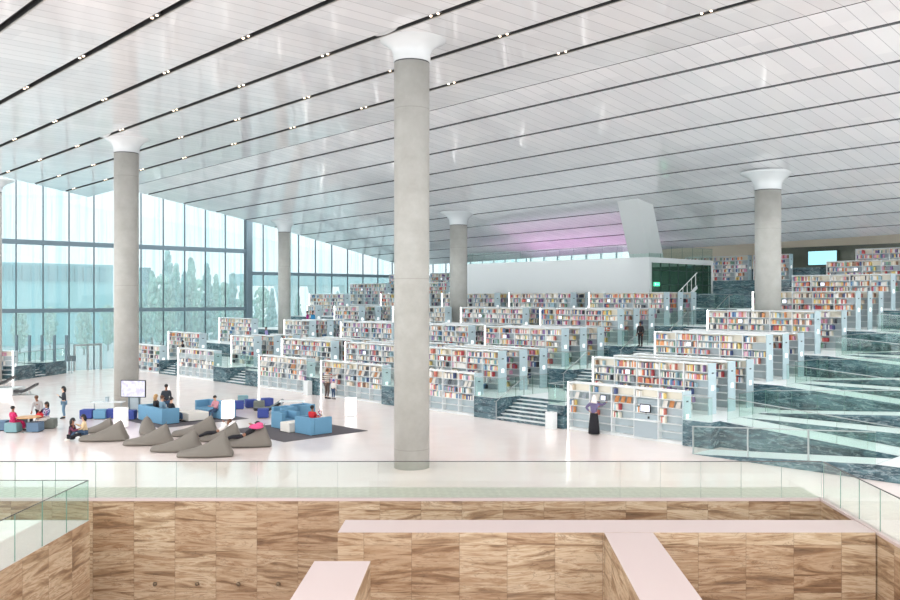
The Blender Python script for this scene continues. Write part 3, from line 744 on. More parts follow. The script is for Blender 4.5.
balustrade(W(55.6, 37.5, 9.3), W(64.8, 37.5, 9.3), .95, 6, 'glass balustrade on top of the white volume along its right side', rail=STEEL)
# leaning strut
zt = 12.9
A_, B_ = 56.2, 37.9
bot = [W(A_, B_, 9.3), W(A_ + 2.0, B_, 9.3), W(A_ + 2.0, B_ + 1.8, 9.3), W(A_, B_ + 1.8, 9.3)]
ta, tb = 48.6, 33.7
top = [W(ta, tb, ceil_z(ta, tb) + .03), W(ta + 1.8, tb, ceil_z(ta + 1.8, tb) + .03), W(ta + 1.8, tb + 1.7, ceil_z(ta + 1.8, tb + 1.7) + .03), W(ta, tb + 1.7, ceil_z(ta, tb) + .03)]
setp(MB().hexa(bot + top).build('leaning_strut', WPL), 'huge white slanted strut leaning from the white volume up to the ceiling', 'strut')
# marble stack + little stair rail left of the right column
st = empty('stair_rail', W(56.5, 35.5, 5.45), R(45), 'white sloping stair railing in front of the green glazed room', 'railing')
m = MB(); m.bar((0, 0, .1), (2.6, 0, 1.6), .05, .25); m.build('stringer', SHELFW, st)
for i in range(5): MB().bar((i * .6, 0, .3 + i * .35), (i * .6, 0, 1.2 + i * .35), .04).build('post', SHELFW, st)
MB().bar((0, 0, 1.2), (2.6, 0, 2.7), .05).build('handrail', SHELFW, st)
sc_ = empty('wall_screen', W(72.6, 31.6, 8.95), R(-45), 'bright cyan wall screen in the dark recess at far upper right', 'screen')
MB().box(-1.3, 1.3, 0, .1, 0, 1.3).build('casing', BLACK, sc_); MB().box(-1.22, 1.22, -.02, 0, .07, 1.23).build('display', mat('cyan_display', (.1, .3, .32), .3, emis=(.45, .85, .9), estr=.9), sc_)
DW = mat('dark_olive_wall', lin((84, 88, 76)), .4)
struct('wall_recess', MB().abox(73, 73.4, 8, 36, 8.72, 10.6), DW)

# ---------------------------------------------------------------- columns
CAPM = mat('white_capital', lin((214, 220, 222)), .22)
CAPG = mat('column_ring', (.05, .055, .06), .5)
def column(x, y, r, zb, label, cap=1.0):
    a, b = (x + y) / S2, (y - x) / S2
    zc = ceil_z(a, b) if b < b_edge(a, -1 if a < 29 else 1) else ceil_z(a, b) + .0
    o = empty('column', (x, y, zb), 0, label, 'column'); h = zc - zb
    hc = .82 * cap
    MB().lathe([(r, 0), (r, h - hc)], 48).build('shaft', CONC, o, True).data.polygons[-1].use_smooth = False
    MB().lathe([(r * 1.0, h - hc - .0), (r * 1.0, h - hc + .06)], 48).build('joint_ring', CAPG, o)
    pr = []
    for i in range(13):
        t = i / 12; pr.append((r * 1.06 + r * 1.0 * (t ** 3.4), h - hc + .05 + (hc - .0) * t))
    pr.append((r * 2.2, h + .15))
    MB().lathe([(r * 1.06, h - hc + .045)] + pr, 48).build('capital', CAPM, o, True)
    return o
column(-2.5, 31.9, .645, 0, 'tallest nearest pale concrete column in the middle of the picture')
column(-20.1, 49.45, .66, 0, 'concrete column at left behind the television screen')
column(-36.35, 64.6, .75, 0, 'concrete column cut by the left picture edge')
column(*W(47.15, 23.7)[:2], .73, TZ(3), 'concrete column among the upper terraces at right', 1.1)
column(*W(47.4, 49.8)[:2], .69, TZ(3), 'slim column just right of the tallest column, before the white volume', 1.1)
column(*W(43.6, 68.9)[:2], .56, TZ(3) - 1.09, 'slim column near the glass facade between the left and tallest columns', 1.1)

# ---------------------------------------------------------------- left marble bastion and its steps
m = MB(); p0 = Vector((-34.9, 65.1, 0)); p1 = Vector((-34.1, 71.8, 0)); d = (p1 - p0).normalized(); nrm = Vector((-d.y, d.x, 0))
def seg(q0, q1, dep, z0, z1, mt=1):
    a = p0 + d * q0; b = p0 + d * q1
    m.hexa([(*a.xy, z0), (*b.xy, z0), (*(b + nrm * dep).xy, z0), (*(a + nrm * dep).xy, z0), (*a.xy, z1), (*b.xy, z1), (*(b + nrm * dep).xy, z1), (*(a + nrm * dep).xy, z1)], 0, mt)
seg(0, 2.6, 6, 0, 1.07); seg(3.9, 6.7, 3.0, 0, 1.07)
setp(m.build('marble_bastion', [MARB, WHT]), 'veined blue marble wall by the glass facade at the far left', 'marble wall')
ls = empty('staircase', p0 + d * 2.6, math.atan2(nrm.y, nrm.x), 'little steps set into the marble wall at the far left', 'stairs')
m2 = MB(); m3 = MB()
for i in range(6): m2.box(i * .3, 2.0, -1.28, -.02, i * .178, i * .178 + .15); m3.box(i * .3 - .02, i * .3 + .3, -1.28, -.02, i * .178 + .15, i * .178 + .178)
m2.build('risers', MARB, ls); m3.build('treads', WHT, ls)
a = p0 + d * .05; b = p0 + d * 6.6
balustrade((a.x - .05, a.y, 1.07), (b.x - .05, b.y, 1.07), 1.0, 5, 'glass balustrade on the marble wall at the far left', rail=STEEL)
for i, px in enumerate((16.5, 29.5, 42, 54.5, 66.5)):
    X = (px - 480) / F * 70.2
    setp(MB().box(X - .08, X + .08, 70.1, 70.3, (1.07 if i not in (2,) else 1.07), 3.2).build('steel_post', MULL), f'grey steel post above the marble wall, {ORD[i]} from the left edge', 'post', 'posts above the far left marble wall')
sg_ = empty('sign_stand', (*G(71.5, 373.2), 0), 0, 'grey sign board on a thin pole near the glass doors', 'sign')
MB().tube([(0, 0, 0), (0, 0, 1.2)], .04).build('pole', STEEL, sg_); MB().lathe([(.2, 0), (.2, .02)], 20).build('foot', STEEL, sg_); MB().box(-.36, .36, -.03, .03, 1.0, 1.45).build('board', GREYM, sg_)

# ---------------------------------------------------------------- white bin and box by the shelves
def bin_(loc, rz, w, d_, h, label):
    o = empty('waste_bin', loc, rz, label, 'bin'); MB().box(-w / 2, w / 2, -d_ / 2, d_ / 2, 0, h).build('body', WHT, o, bevel=.01)
    for x in (-w * .27, w * .27): MB().lathe([(.035, h), (.035, h + .004)], 12, c=(x, 0)).build('opening', BLACK, o)
bin_(W(31.55, 26.78), R(-45), .46, .34, .8, 'pale stone-white bin at the foot of the front stairs')
bin_(W(31.6, 47.2), R(-45), .5, .35, .9, 'small pale bin beside the striped visitor\'s bookcase')

# ---------------------------------------------------------------- lounge furniture
BLUE = fabric('sky_blue_fabric', lin((104, 152, 182))); NAVY = fabric('navy_fabric', lin((62, 78, 150))); TEALF = fabric('teal_grey_fabric', lin((122, 158, 164))); SLATE = fabric('slate_blue_fabric', lin((96, 120, 144)))
OLIVE = fabric('olive_grey_fabric', lin((118, 124, 118))); BEAN = fabric('taupe_fabric', lin((124, 118, 110))); CARP = fabric('charcoal_carpet', lin((92, 88, 92)), .95); OFFW = fabric('off_white_upholstery', lin((232, 228, 220))); DKC = fabric('dark_grey_fabric', lin((60, 66, 74)))
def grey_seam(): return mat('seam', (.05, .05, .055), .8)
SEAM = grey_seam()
def carpet(a0, a1, b0, b1, label):
    o = MB().abox(a0, a1, b0, b1, .001, .012).build('carpet', CARP); setp(o, label, 'carpet')
carpet(18.5, 23.2, 40.0, 44.2, 'dark grey carpet under the left blue sofas'); carpet(20.5, 25.0, 32.4, 37.3, 'dark grey carpet under the blue armchairs at centre')
def pouf(x, y, s, h, rz, m, label, name='cube_pouf', sx=None):
    o = empty(name, (x, y, 0), rz, label, 'pouf'); w = (sx or s) / 2
    MB().box(-w, w, -s / 2, s / 2, .03, h).build('cushion_body', m, o, bevel=.025, seg=3)
    t = MB(); 
    for q in (-1, 1): t.tube([(q * w * .97, -s / 2 * .97, .04), (q * w * .97, -s / 2 * .97, h - .02)], .008, 6)
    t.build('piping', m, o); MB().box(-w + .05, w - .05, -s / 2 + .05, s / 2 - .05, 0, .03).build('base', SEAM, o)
def P(px, py, dy=0): x, y = G(px, py); return x, y + dy
for (px, py, m, rz, lab) in [
    (237.5, 409.5, NAVY, 15, 'navy cube pouf just right of the glowing cube lamp'), (241.8, 403.8, TEALF, 20, 'pale teal cube pouf behind the navy ones, back row'),
    (249.6, 408, NAVY, 30, 'navy cube pouf between the grey pouf and the lamp'), (258, 409.6, OLIVE, 8, 'grey cube pouf in the middle of the cube cluster'),
    (266, 406.6, NAVY, 35, 'navy cube pouf at right behind the grey one'), (262, 418.3, NAVY, 12, 'navy cube pouf in front of the cluster, nearest the viewer'),
    (10.5, 433, TEALF, 0, 'teal cube pouf under the girl in magenta'), (32.6, 432.5, SLATE, 0, 'slate blue cube pouf in front of the round table'),
    (47, 428.8, OLIVE, 8, 'olive grey cube pouf under the woman with the red bag'), (22.3, 427.8, DKC, 10, 'dark cube pouf beneath the round table'), (-1.5, 431, SLATE, 10, 'slate cube pouf cut by the left picture edge')]:
    x, y = P(px, py); pouf(x, y + .25, .56, .46, R(rz), m, lab)
for (px, py, m, lab) in [(87.5, 418.4, NAVY, 'navy block seat at the left end of the white low table'), (101, 418.6, BLUE, 'sky blue block seat in the middle of the white low table'), (112.5, 418, NAVY, 'navy block seat behind the near white cube lamp'), (129.5, 419.4, NAVY, 'navy block seat just left of the sofa, half hidden by the lamp')]:
    x, y = P(px, py); pouf(x, y, .6, .47, R(6), m, lab)
x, y = P(105, 414)
tb_ = empty('low_table', (x, y + .35, 0), R(5), 'long white low table behind the navy and blue seats', 'table'); MB().box(-.85, .85, -.3, .3, .58, .62).build('tabletop', WHT, tb_, bevel=.008)
for q in (-.7, .7): MB().tube([(q, 0, 0), (q, 0, .58)], .035).build('leg', STEEL, tb_)
bx_ = MB().box(-.09, .09, -.05, .05, 0, .26).build('leaflet_box', GP); bx_.location = (x - .05, y + .4, .62); setp(bx_, 'small grey leaflet box standing on the long low table', 'box')
# ottomans
def ottoman(a0, b0, sa, sb, h, label):
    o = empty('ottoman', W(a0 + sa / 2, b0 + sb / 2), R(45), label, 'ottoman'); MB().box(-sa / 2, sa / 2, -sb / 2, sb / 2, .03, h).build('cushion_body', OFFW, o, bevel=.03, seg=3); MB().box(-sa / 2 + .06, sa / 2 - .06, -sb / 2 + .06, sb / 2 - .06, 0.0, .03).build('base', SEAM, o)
ottoman(20.45, 41.05, 1.1, 1.2, .42, 'white square ottoman between the two left blue sofas'); ottoman(22.0, 34.35, .78, .78, .46, 'white cube ottoman between the blue armchairs')
def sofa(a, b, L, D, rz, label, m=BLUE, h=.78, arms=(1, 1), name='sofa'):
    """local: x along length, faces +y, origin centre of footprint"""
    o = empty(name, (*W(a, b)[:2], 0), rz, label, 'sofa' if L > 1.6 else 'armchair')
    MB().box(-L / 2, L / 2, -D / 2, -D / 2 + .2, .03, h).build('backrest', m, o, bevel=.02, seg=3)
    MB().box(-L / 2 + .19, L / 2 - .19, -D / 2 + .19, D / 2, .03, .3).build('seat_base', m, o, bevel=.02)
    nc = 2 if L > 1.6 else 1
    for i in range(nc):
        w = (L - .4) / nc; MB().box(-L / 2 + .2 + i * w + .005, -L / 2 + .2 + (i + 1) * w - .005, -D / 2 + .2, D / 2 + .01, .3, .42).build('seat_cushion', m, o, bevel=.03, seg=3)
    for s, on in zip((-1, 1), arms):
        if on: MB().box(min(s * L / 2, s * (L / 2 - .19)), max(s * L / 2, s * (L / 2 - .19)), -D / 2 + .2, D / 2, .03, h * (.99 if on == 1 else .8)).build('armrest', m, o, bevel=.02, seg=3)
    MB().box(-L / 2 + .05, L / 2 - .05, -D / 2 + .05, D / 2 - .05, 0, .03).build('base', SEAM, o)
# faces +a : local +y -> a axis => rz = -45 ; faces -a : rz = 135
sofa(19.45, 42.25, 2.7, .9, R(-45), 'sky blue sofa seen from behind with three people on it')
sofa(22.45, 42.1, 2.7, .9, R(135), 'sky blue sofa facing the viewer where a child reads')
sofa(22.8, 33.6, 1.3, 1.15, R(-45), 'sky blue armchair seen from behind with a person in red and white')
sofa(22.85, 36.0, 1.0, .95, R(-135), 'sky blue armchair at the left of the white cube ottoman')
sofa(23.8, 37.6, .95, .9, R(135), 'sky blue armchair at the back of the central carpet, left one')
sofa(25.0, 37.8, .95, .9, R(135), 'sky blue armchair at the back of the central carpet, right one')
x, y = -10.0, 46.3
t2 = empty('work_table', (x, y, 0), R(8), 'long white table behind the blue armchairs', 'table'); MB().box(-.65, .65, -.35, .35, .69, .73).build('tabletop', WHT, t2, bevel=.008)
for q in (-.55, .55):
    for r_ in (-.28, .28): MB().tube([(q, r_, 0), (q, r_, .69)], .025).build('leg', STEEL, t2)
def lounge_chair(loc, rz, label):
    o = empty('lounge_chair', loc, rz, label, 'chair'); m = MB(); pts = [(-.8, .34), (-.4, .30), (0, .30), (.35, .48), (.75, .72)]
    for (x0, z0), (x1, z1) in zip(pts, pts[1:]): m.hexa([(x0, -.3, z0 - .12), (x1, -.3, z1 - .12), (x1, .3, z1 - .12), (x0, .3, z0 - .12), (x0, -.3, z0 + .04), (x1, -.3, z1 + .04), (x1, .3, z1 + .04), (x0, .3, z0 + .04)])
    m.build('padded_shell', BLACK, o, bevel=.015); m = MB()
    for s in (-.26, .26): m.tube([(-.5, s, .02), (.5, s, .02)], .015); m.tube([(-.3, s, .02), (-.2, s, .28)], .015); m.tube([(.3, s, .02), (.2, s, .34)], .015)
    m.build('chrome_frame', STEEL, o)
x, y = P(24.5, 395); lounge_chair((x, y, 0), R(8), 'black reclining lounge chair on chrome sled frame at far left')
x, y = P(-1, 396); pl = empty('platform', (x, y + .8, 0), 0, 'low white platform cut by the left picture edge', 'platform'); MB().box(-2.2, .8, -.7, .9, 0, .45).build('top_slab', WHT, pl, bevel=.02)
lounge_chair((x - .3, y + .9, .45), R(5), 'black lounge chair on the low white platform at the left edge')
x, y = -11.3, 46.6; lounge_chair((x, y, 0), R(20), 'black lounge chair beside the white work table')
# cube lamps
def cube_lamp(px, py, label):
    x, y = P(px, py); o = empty('cube_lamp', (x, y, 0), R(4), label, 'lamp')
    MB().box(-.28, .28, -.28, .28, .05, .95).build('glowing_shade', LAMPW, o, bevel=.02); MB().box(-.2, .2, -.2, .2, 0, .05).build('base', STEEL, o)
cube_lamp(228, 419.2, 'glowing white cube lamp at the right arm of the reading child\'s sofa'); cube_lamp(350.8, 416, 'glowing white cube lamp standing alone near the front bookcases'); 
LAMPD = mat('faint_glow_shade', lin((240, 236, 232)), .4, emis=(1, .97, .94), estr=.35)  # faint glow put into the shade material itself
x, y = P(121, 428); o = empty('cube_lamp', (x, y, 0), R(2), 'tall white box lamp in front of the navy seats', 'lamp'); MB().box(-.28, .28, -.2, .2, .05, .98).build('shade', LAMPD, o, bevel=.02); MB().box(-.2, .2, -.15, .15, 0, .05).build('base', STEEL, o)
# television on stand
X, Y = G(133.5, 412)
tv = empty('television_stand', (X, Y, 0), R(-8), 'large television screen on a grey wheeled stand by the left column', 'television')
s_ = MB().box(-.72, .72, -.05, .03, .80, 1.74).build('television', BLACK, tv, bevel=.01); MB().box(-.68, .68, -.056, -.05, .84, 1.70).build('screen', SCRP, s_)
MB().box(-.34, -.25, .03, .12, .06, 1.3).build('upright', GREYM, tv); MB().box(-.22, .3, .03, .2, .12, .8).build('cabinet', GP, tv); MB().box(-.4, .4, -.2, .35, .05, .09).build('foot', GREYM, tv)
MB().box(.25, .33, .03, .12, .06, 1.3).build('upright', GREYM, tv)
for q in ((-.36, -.15), (.36, -.15), (-.36, .3), (.36, .3)): MB().tube([(q[0] - .02, q[1], .03), (q[0] + .02, q[1], .03)], .03, 10).build('caster', BLACK, tv)
# round table
X, Y = -20.9, 40.3; rt_ = empty('round_table', (X, Y, 0), 0, 'round wooden table among the cube poufs at left', 'table')
MB().lathe([(.50, .66), (.53, .68), (.53, .70), (.51, .71)], 36).build('tabletop', mat('oak', lin((206, 160, 110)), .4), rt_); MB().lathe([(.05, .03), (.05, .66)], 16).build('pedestal', STEEL, rt_); MB().lathe([(.3, 0), (.28, .03)], 24).build('base', STEEL, rt_)
TX, TY = X, Y
# bean bags
def make_bean():
    o = empty('bean_bag'); m = MB(); Ln = 2.05; ns = 22; nu = 20; k0 = 0
    for i in range(ns + 1):
        s = i / ns; x = -Ln / 2 + Ln * s
        wv = .44 * (max(0, math.sin(PI * min(1, (s + .03) / .55) / 2)) ** .55) * (1 - .22 * max(0, (s - .6) / .4)) if s < .97 else .36 * (1 - (s - .97) / .03 * .1)
        wv = max(.10, wv)
        hz = .27 + .68 * (max(0, s - .08) / .78) ** 1.75
        if s < .08: hz = .13 + .14 * math.sin(s / .08 * PI / 2)
        if s > .86: hz = .95 - .82 * ((s - .86) / .14) ** .8
        pk = max(0, min(1, (s - .4) / .5))
        for j in range(nu):
            t = 2 * PI * j / nu; cy = math.cos(t); sz = math.sin(t)
            if sz >= 0:
                e = .75 + .9 * pk; zz = sz ** (1.0) ; yy = (abs(cy) ** (.8 + .75 * pk)) * (1 if cy > 0 else -1)
                zloc = .10 + (hz - .10) * zz
            else: yy = (abs(cy) ** .6) * (1 if cy > 0 else -1); zloc = .10 + .10 * sz * 1.0
            m.v.append((x, wv * yy, max(.0, zloc)))
    for i in range(ns):
        for j in range(nu):
            j2 = (j + 1) % nu; m.f.append((i * nu + j, (i + 1) * nu + j, (i + 1) * nu + j2, i * nu + j2)); m.m.append(0)
    m.f.append(tuple(range(nu))); m.m.append(0); m.f.append(tuple(ns * nu + j for j in range(nu))[::-1]); m.m.append(0)
    b = m.build('cover', BEAN, o, True); sd = b.modifiers.new('Sub', 'SUBSURF'); sd.levels = 1; sd.render_levels = 1
    MB().tube([(.68, 0, .86), (.74, 0, .96)], .012, 6).build('peak_loop', BEAN, o)
    MB().tube([(-.98, -.1, .05), (-1.03, 0, .05), (-.98, .1, .05)], .01, 6).build('seam_piping', SEAM, o)
    return o
bb = make_bean(); fb = True
BEANS = [((95, 433.5), 22, 'taupe bean bag behind the two seated women, only its peak showing', .75), ((101, 442), 10, 'taupe bean bag the two women lean on at left', 1.0), ((145.5, 435), 115, 'taupe bean bag seen end-on in front of the blue sofa', .85),
         ((146, 446), 12, 'taupe bean bag just right of the two women, second row', 1), ((174, 452.5), 8, 'taupe bean bag left of the one nearest the pit', 1), ((193, 436.5), 20, 'empty taupe bean bag below the white ottoman', 1),
         ((203, 458), 10, 'taupe bean bag closest to the pit glass', 1.05), ((218.5, 442), 14, 'taupe bean bag holding the person in a white top', .9), ((245, 448), 10, 'taupe bean bag farthest right holding the person in black', 1)]
BL = []
for (pp, hd, lab, s) in BEANS:
    x, y = P(*pp); y += .28; o = bb if fb else copy_tree(bb); fb = False
    o.location = (x, y, 0); o.rotation_euler = (0, 0, R(hd)); o.scale = (s, s, s); setp(o, lab, 'bean bag', 'taupe bean bags on the main floor'); BL.append((x, y, R(hd), s))

# ---------------------------------------------------------------- people
SKIN1 = mat('skin_light', lin((206, 160, 132)), .5); SKIN2 = mat('skin_brown', lin((150, 104, 80)), .5)
def cmat(name, c): return fabric(name, lin(c))
def skin_mesh(name, V, E, root, m, parent, sub=1):
    names = list(V); me = bpy.data.meshes.new(name); me.from_pydata([V[k][0] for k in names], [(names.index(a), names.index(b)) for a, b in E], [])
    t = bpy.data.objects.new(name, me); COL.objects.link(t); md = t.modifiers.new('S', 'SKIN'); md.use_smooth_shade = True
    if not me.skin_vertices: return None
    for i, k in enumerate(names):
        r = V[k][1]; me.skin_vertices[0].data[i].radius = (r, r) if not isinstance(r, tuple) else r
        me.skin_vertices[0].data[i].use_root = (k == root)
    s = t.modifiers.new('U', 'SUBSURF'); s.levels = sub; s.render_levels = sub
    dg = bpy.context.evaluated_depsgraph_get(); nm = bpy.data.meshes.new_from_object(t.evaluated_get(dg)); nm.name = name
    bpy.data.objects.remove(t); nm.materials.clear(); nm.materials.append(m)
    return link(name, nm, parent)
def pose_joints(kind, sh=.45):
    J = {}
    def torso(pel, lean, length=.50):
        l = R(lean); d = Vector((0, math.sin(l), math.cos(l))); p = Vector(pel); J['pelvis'] = p; J['waist'] = p + d * .16; J['chest'] = p + d * .37; J['neck'] = p + d * .53
        J['nk2'] = p + d * .58 + Vector((0, .01, .02)); hd = (d * .5 + Vector((0, 0, .5))).normalized() if kind != 'lie' else d
        if kind == 'lie': hd = (d * .6 + Vector((0, 0, .5))).normalized()
        J['hd1'] = J['nk2'] + hd * .08 + Vector((0, .015, 0)); J['hd2'] = J['nk2'] + hd * .17 + Vector((0, .015, 0)); J['hd3'] = J['nk2'] + hd * .235
        J['hdir'] = hd
        for s, n_ in ((-1, 'L'), (1, 'R')): J['sh' + n_] = p + d * .46 + Vector((s * .185, 0, 0))
        return d
    if kind in ('stand', 'reach', 'lean', 'phone'):
        torso((0, 0, .94), {'stand': 2, 'reach': 3, 'lean': 30, 'phone': 2}[kind])
        for s, n_ in ((-1, 'L'), (1, 'R')):
            J['hip' + n_] = Vector((s * .1, 0, .88)); J['kn' + n_] = Vector((s * .11, .03, .49)); J['an' + n_] = Vector((s * .11, -.03, .09)); J['to' + n_] = Vector((s * .13, .14, .035))
            S_ = J['sh' + n_]; J['el' + n_] = S_ + Vector((s * .06, -.03, -.28)); J['wr' + n_] = J['el' + n_] + Vector((s * .0, .1, -.24))
        if kind == 'reach': J['elR'] = J['shR'] + Vector((.12, .2, -.06)); J['wrR'] = J['elR'] + Vector((.08, .22, .1)); J['elL'] = J['shL'] + Vector((-.2, -.08, -.2)); J['wrL'] = J['elL'] + Vector((.12, .1, -.16))
        if kind == 'lean':
            for s, n_ in ((-1, 'L'), (1, 'R')): J['el' + n_] = J['sh' + n_] + Vector((s * .05, .05, -.27)); J['wr' + n_] = J['el' + n_] + Vector((-s * .04, .16, -.18))
        if kind == 'phone': J['elL'] = J['shL'] + Vector((-.05, .05, -.28)); J['wrL'] = J['elL'] + Vector((.08, .18, .16))
    elif kind in ('sit', 'floor', 'read'):
        lean = {'sit': -4, 'floor': 8, 'read': 14}[kind]; torso((0, 0, sh + .10), lean)
        for s, n_ in ((-1, 'L'), (1, 'R')):
            J['hip' + n_] = Vector((s * .1, .03, sh + .09))
            if kind == 'floor': J['kn' + n_] = Vector((s * .13, .42, sh + .20)); J['an' + n_] = Vector((s * .11, .70, .08)); J['to' + n_] = Vector((s * .12, .86, .06))
            else: J['kn' + n_] = Vector((s * .12, .46, sh + .07)); J['an' + n_] = Vector((s * .12, .48, .09)); J['to' + n_] = Vector((s * .13, .64, .04))
            S_ = J['sh' + n_]; J['el' + n_] = S_ + Vector((s * .05, .08, -.26)); J['wr' + n_] = J['el' + n_] + Vector((-s * .08, .23, -.04 if kind != 'read' else .05))
        if kind == 'floor': J['elR'] = J['shR'] + Vector((.05, .15, -.2)); J['wrR'] = J['elR'] + Vector((-.05, .2, .1))
    elif kind == 'lie':
        torso((0, -.05, sh + .1), -52)
        for s, n_ in ((-1, 'L'), (1, 'R')):
            J['hip' + n_] = Vector((s * .1, .04, sh + .06)); J['kn' + n_] = Vector((s * .11, .46, sh + .07)); J['an' + n_] = Vector((s * .09, .86, sh - .1)); J['to' + n_] = Vector((s * .13, .93, sh + .02))
            S_ = J['sh' + n_]; J['el' + n_] = S_ + Vector((s * .14, -.02, .06)); J['wr' + n_] = J['el' + n_] + Vector((-s * .2, .12, .12))
    return J
def person(label, loc, face, kind, top, legs, hair, skinm=SKIN2, sh=.45, scale=1.0, skirt=False, long_hair=False, scarf=None, shoes=None, coat=None):
    """face: world direction angle in degrees the figure looks towards"""
    o = empty('person', loc, R(face - 90), label, 'person'); o.scale = (scale,) * 3
    J = pose_joints(kind, sh); V = {}; E = []
    def v(n_, r): V[n_] = (tuple(J[n_]), r)
    v('pelvis', (.135, .10)); v('waist', (.12, .09)); v('chest', (.15, .105)); v('neck', (.075, .06)); v('nk2', .052); v('hd1', (.068, .078)); v('hd2', (.078, .096)); v('hd3', (.05, .06))
    E += [('pelvis', 'waist'), ('waist', 'chest'), ('chest', 'neck'), ('neck', 'nk2'), ('nk2', 'hd1'), ('hd1', 'hd2'), ('hd2', 'hd3')]
    for n_ in 'LR':
        s = -1 if n_ == 'L' else 1
        v('sh' + n_, .055); v('el' + n_, .038); v('wr' + n_, .026); v('hip' + n_, .085); v('kn' + n_, .055); v('an' + n_, .036); v('to' + n_, .03)
        E += [('chest', 'sh' + n_), ('sh' + n_, 'el' + n_), ('el' + n_, 'wr' + n_), ('pelvis', 'hip' + n_), ('hip' + n_, 'kn' + n_), ('kn' + n_, 'an' + n_), ('an' + n_, 'to' + n_)]
        w = J['wr' + n_]; d = (w - J['el' + n_]).normalized(); side = d.cross(Vector((0, 0, 1)));
        side = side.normalized() if side.length > .2 else Vector((1, 0, 0)); J['pa' + n_] = w + d * .07; v('pa' + n_, (.034, .018)); E.append(('wr' + n_, 'pa' + n_))
        dn = side.cross(d).normalized()
        for q, (off, ln) in enumerate(((-.03, .065), (-.01, .078), (.01, .074), (.028, .055))):
            b1 = 'f%d1%s' % (q, n_); b2 = 'f%d2%s' % (q, n_); J[b1] = w + d * (.085 + ln * .5) + side * off; J[b2] = w + d * (.085 + ln * .9) + side * off * 1.1 - dn * .018
            v(b1, .0085); v(b2, .007); E += [('pa' + n_, b1), (b1, b2)]
        J['t1' + n_] = w + d * .06 + side * (-.05 * s * 1); J['t2' + n_] = w + d * .10 + side * (-.062 * s); v('t1' + n_, .01); v('t2' + n_, .008); E += [('wr' + n_, 't1' + n_), ('t1' + n_, 't2' + n_)]
    skin_mesh('body', V, E, 'pelvis', skinm, o)
    T = {}; d_ = (J['el' + 'L'] - J['shL'])
    T['pelvis'] = (tuple(J['pelvis'] + Vector((0, 0, -.03))), (.165, .135)); T['waist'] = (tuple(J['waist']), (.15, .125)); T['chest'] = (tuple(J['chest']), (.185, .14)); T['neck'] = (tuple(J['neck'] - (J['neck'] - J['chest']) * .02), (.085, .072)); TE = [('pelvis', 'waist'), ('waist', 'chest'), ('chest', 'neck')]
    for n_ in 'LR':
        T['sh' + n_] = (tuple(J['sh' + n_]), .082); T['el' + n_] = (tuple(J['el' + n_]), .056); T['cu' + n_] = (tuple(J['wr' + n_] * .92 + J['el' + n_] * .08), .044); TE += [('chest', 'sh' + n_), ('sh' + n_, 'el' + n_), ('el' + n_, 'cu' + n_)]
    skin_mesh('top', T, TE, 'pelvis', top, o)
    if skirt and kind in ('stand', 'reach'):
        m = MB(); n = 20; m.lathe([(.26, .05), (.25, .3), (.22, .6), (.19, .85), (.165, .98)], n); m.build('skirt', legs, o, True)
    else:
        Lg = {'pelvis': (tuple(J['pelvis']), (.155, .125))}; LE = []
        for n_ in 'LR':
            Lg['hip' + n_] = (tuple(J['hip' + n_]), .10 if not skirt else .13); Lg['kn' + n_] = (tuple(J['kn' + n_]), .072 if not skirt else .11); Lg['cu' + n_] = (tuple(J['an' + n_] * .93 + J['kn' + n_] * .07), .055 if not skirt else .09)
            LE += [('pelvis', 'hip' + n_), ('hip' + n_, 'kn' + n_), ('kn' + n_, 'cu' + n_)]
        skin_mesh('trousers' if not skirt else 'long_skirt', Lg, LE, 'pelvis', legs, o)
    for n_ in 'LR':
        a, t = J['an' + n_], J['to' + n_]; dd = (t - a); MB().tube([a - dd * .15 + Vector((0, 0, -.03)), a + dd * .4 + Vector((0, 0, -.01)), t, t + dd.normalized() * .05], [.045, .05, .042, .025], 10).build('shoe', shoes or BLACK, o, True)
    hc = (J['hd1'] + J['hd2']) / 2; hd = J['hdir']; fw = Vector((0, 1, 0)) if kind != 'lie' else Vector((0, .6, .8)); fw = (fw - hd * fw.dot(hd)).normalized(); sd = Vector((1, 0, 0))
    m = MB(); q = hc + fw * .098; m.tube([q + hd * .03, q + fw * .018 - hd * .012, q - hd * .02], [.008, .014, .006], 8); m.build('nose', skinm, o, True)
    for s in (-1, 1): MB().ball(tuple(hc + fw * .086 + sd * s * .032 + hd * .022), (.012,) * 3, 8, 6).build('eye', BLACK, o, True); MB().ball(tuple(hc + sd * s * .082), (.012, .02, .028), 8, 6).build('ear', skinm, o, True)
    MB().tube([hc + fw * .088 + sd * -.022 - hd * .045, hc + fw * .094 - hd * .047, hc + fw * .088 + sd * .022 - hd * .045], .006, 6).build('mouth', mat('lips', lin((150, 80, 76)), .5), o, True)
    if scarf:
        m = MB(); c = hc - fw * .018 + hd * .02; m.ball(tuple(c), (.112, .115, .13), 16, 10); m.tube([c - hd * .04 - fw * .03, c - hd * .16 - fw * .02, c - hd * .27 - fw * .04], [.105, .13, .17], 14); m.build('headscarf', scarf, o, True)
    else:
        m = MB(); c = hc - fw * .022 + hd * .038; m.ball(tuple(c), (.096, .108, .10), 16, 10)
        if long_hair: m.tube([c - hd * .0 - fw * .03, c - hd * .12 - fw * .06, c - hd * .26 - fw * .07], [.09, .085, .05], 12)
        m.build('hair', hair, o, True)
    return o
HB = mat('black_hair', (.012, .01, .01), .5); HBR = mat('brown_hair', lin((96, 62, 44)), .5); HBL = mat('blond_hair', lin((190, 150, 100)), .5)
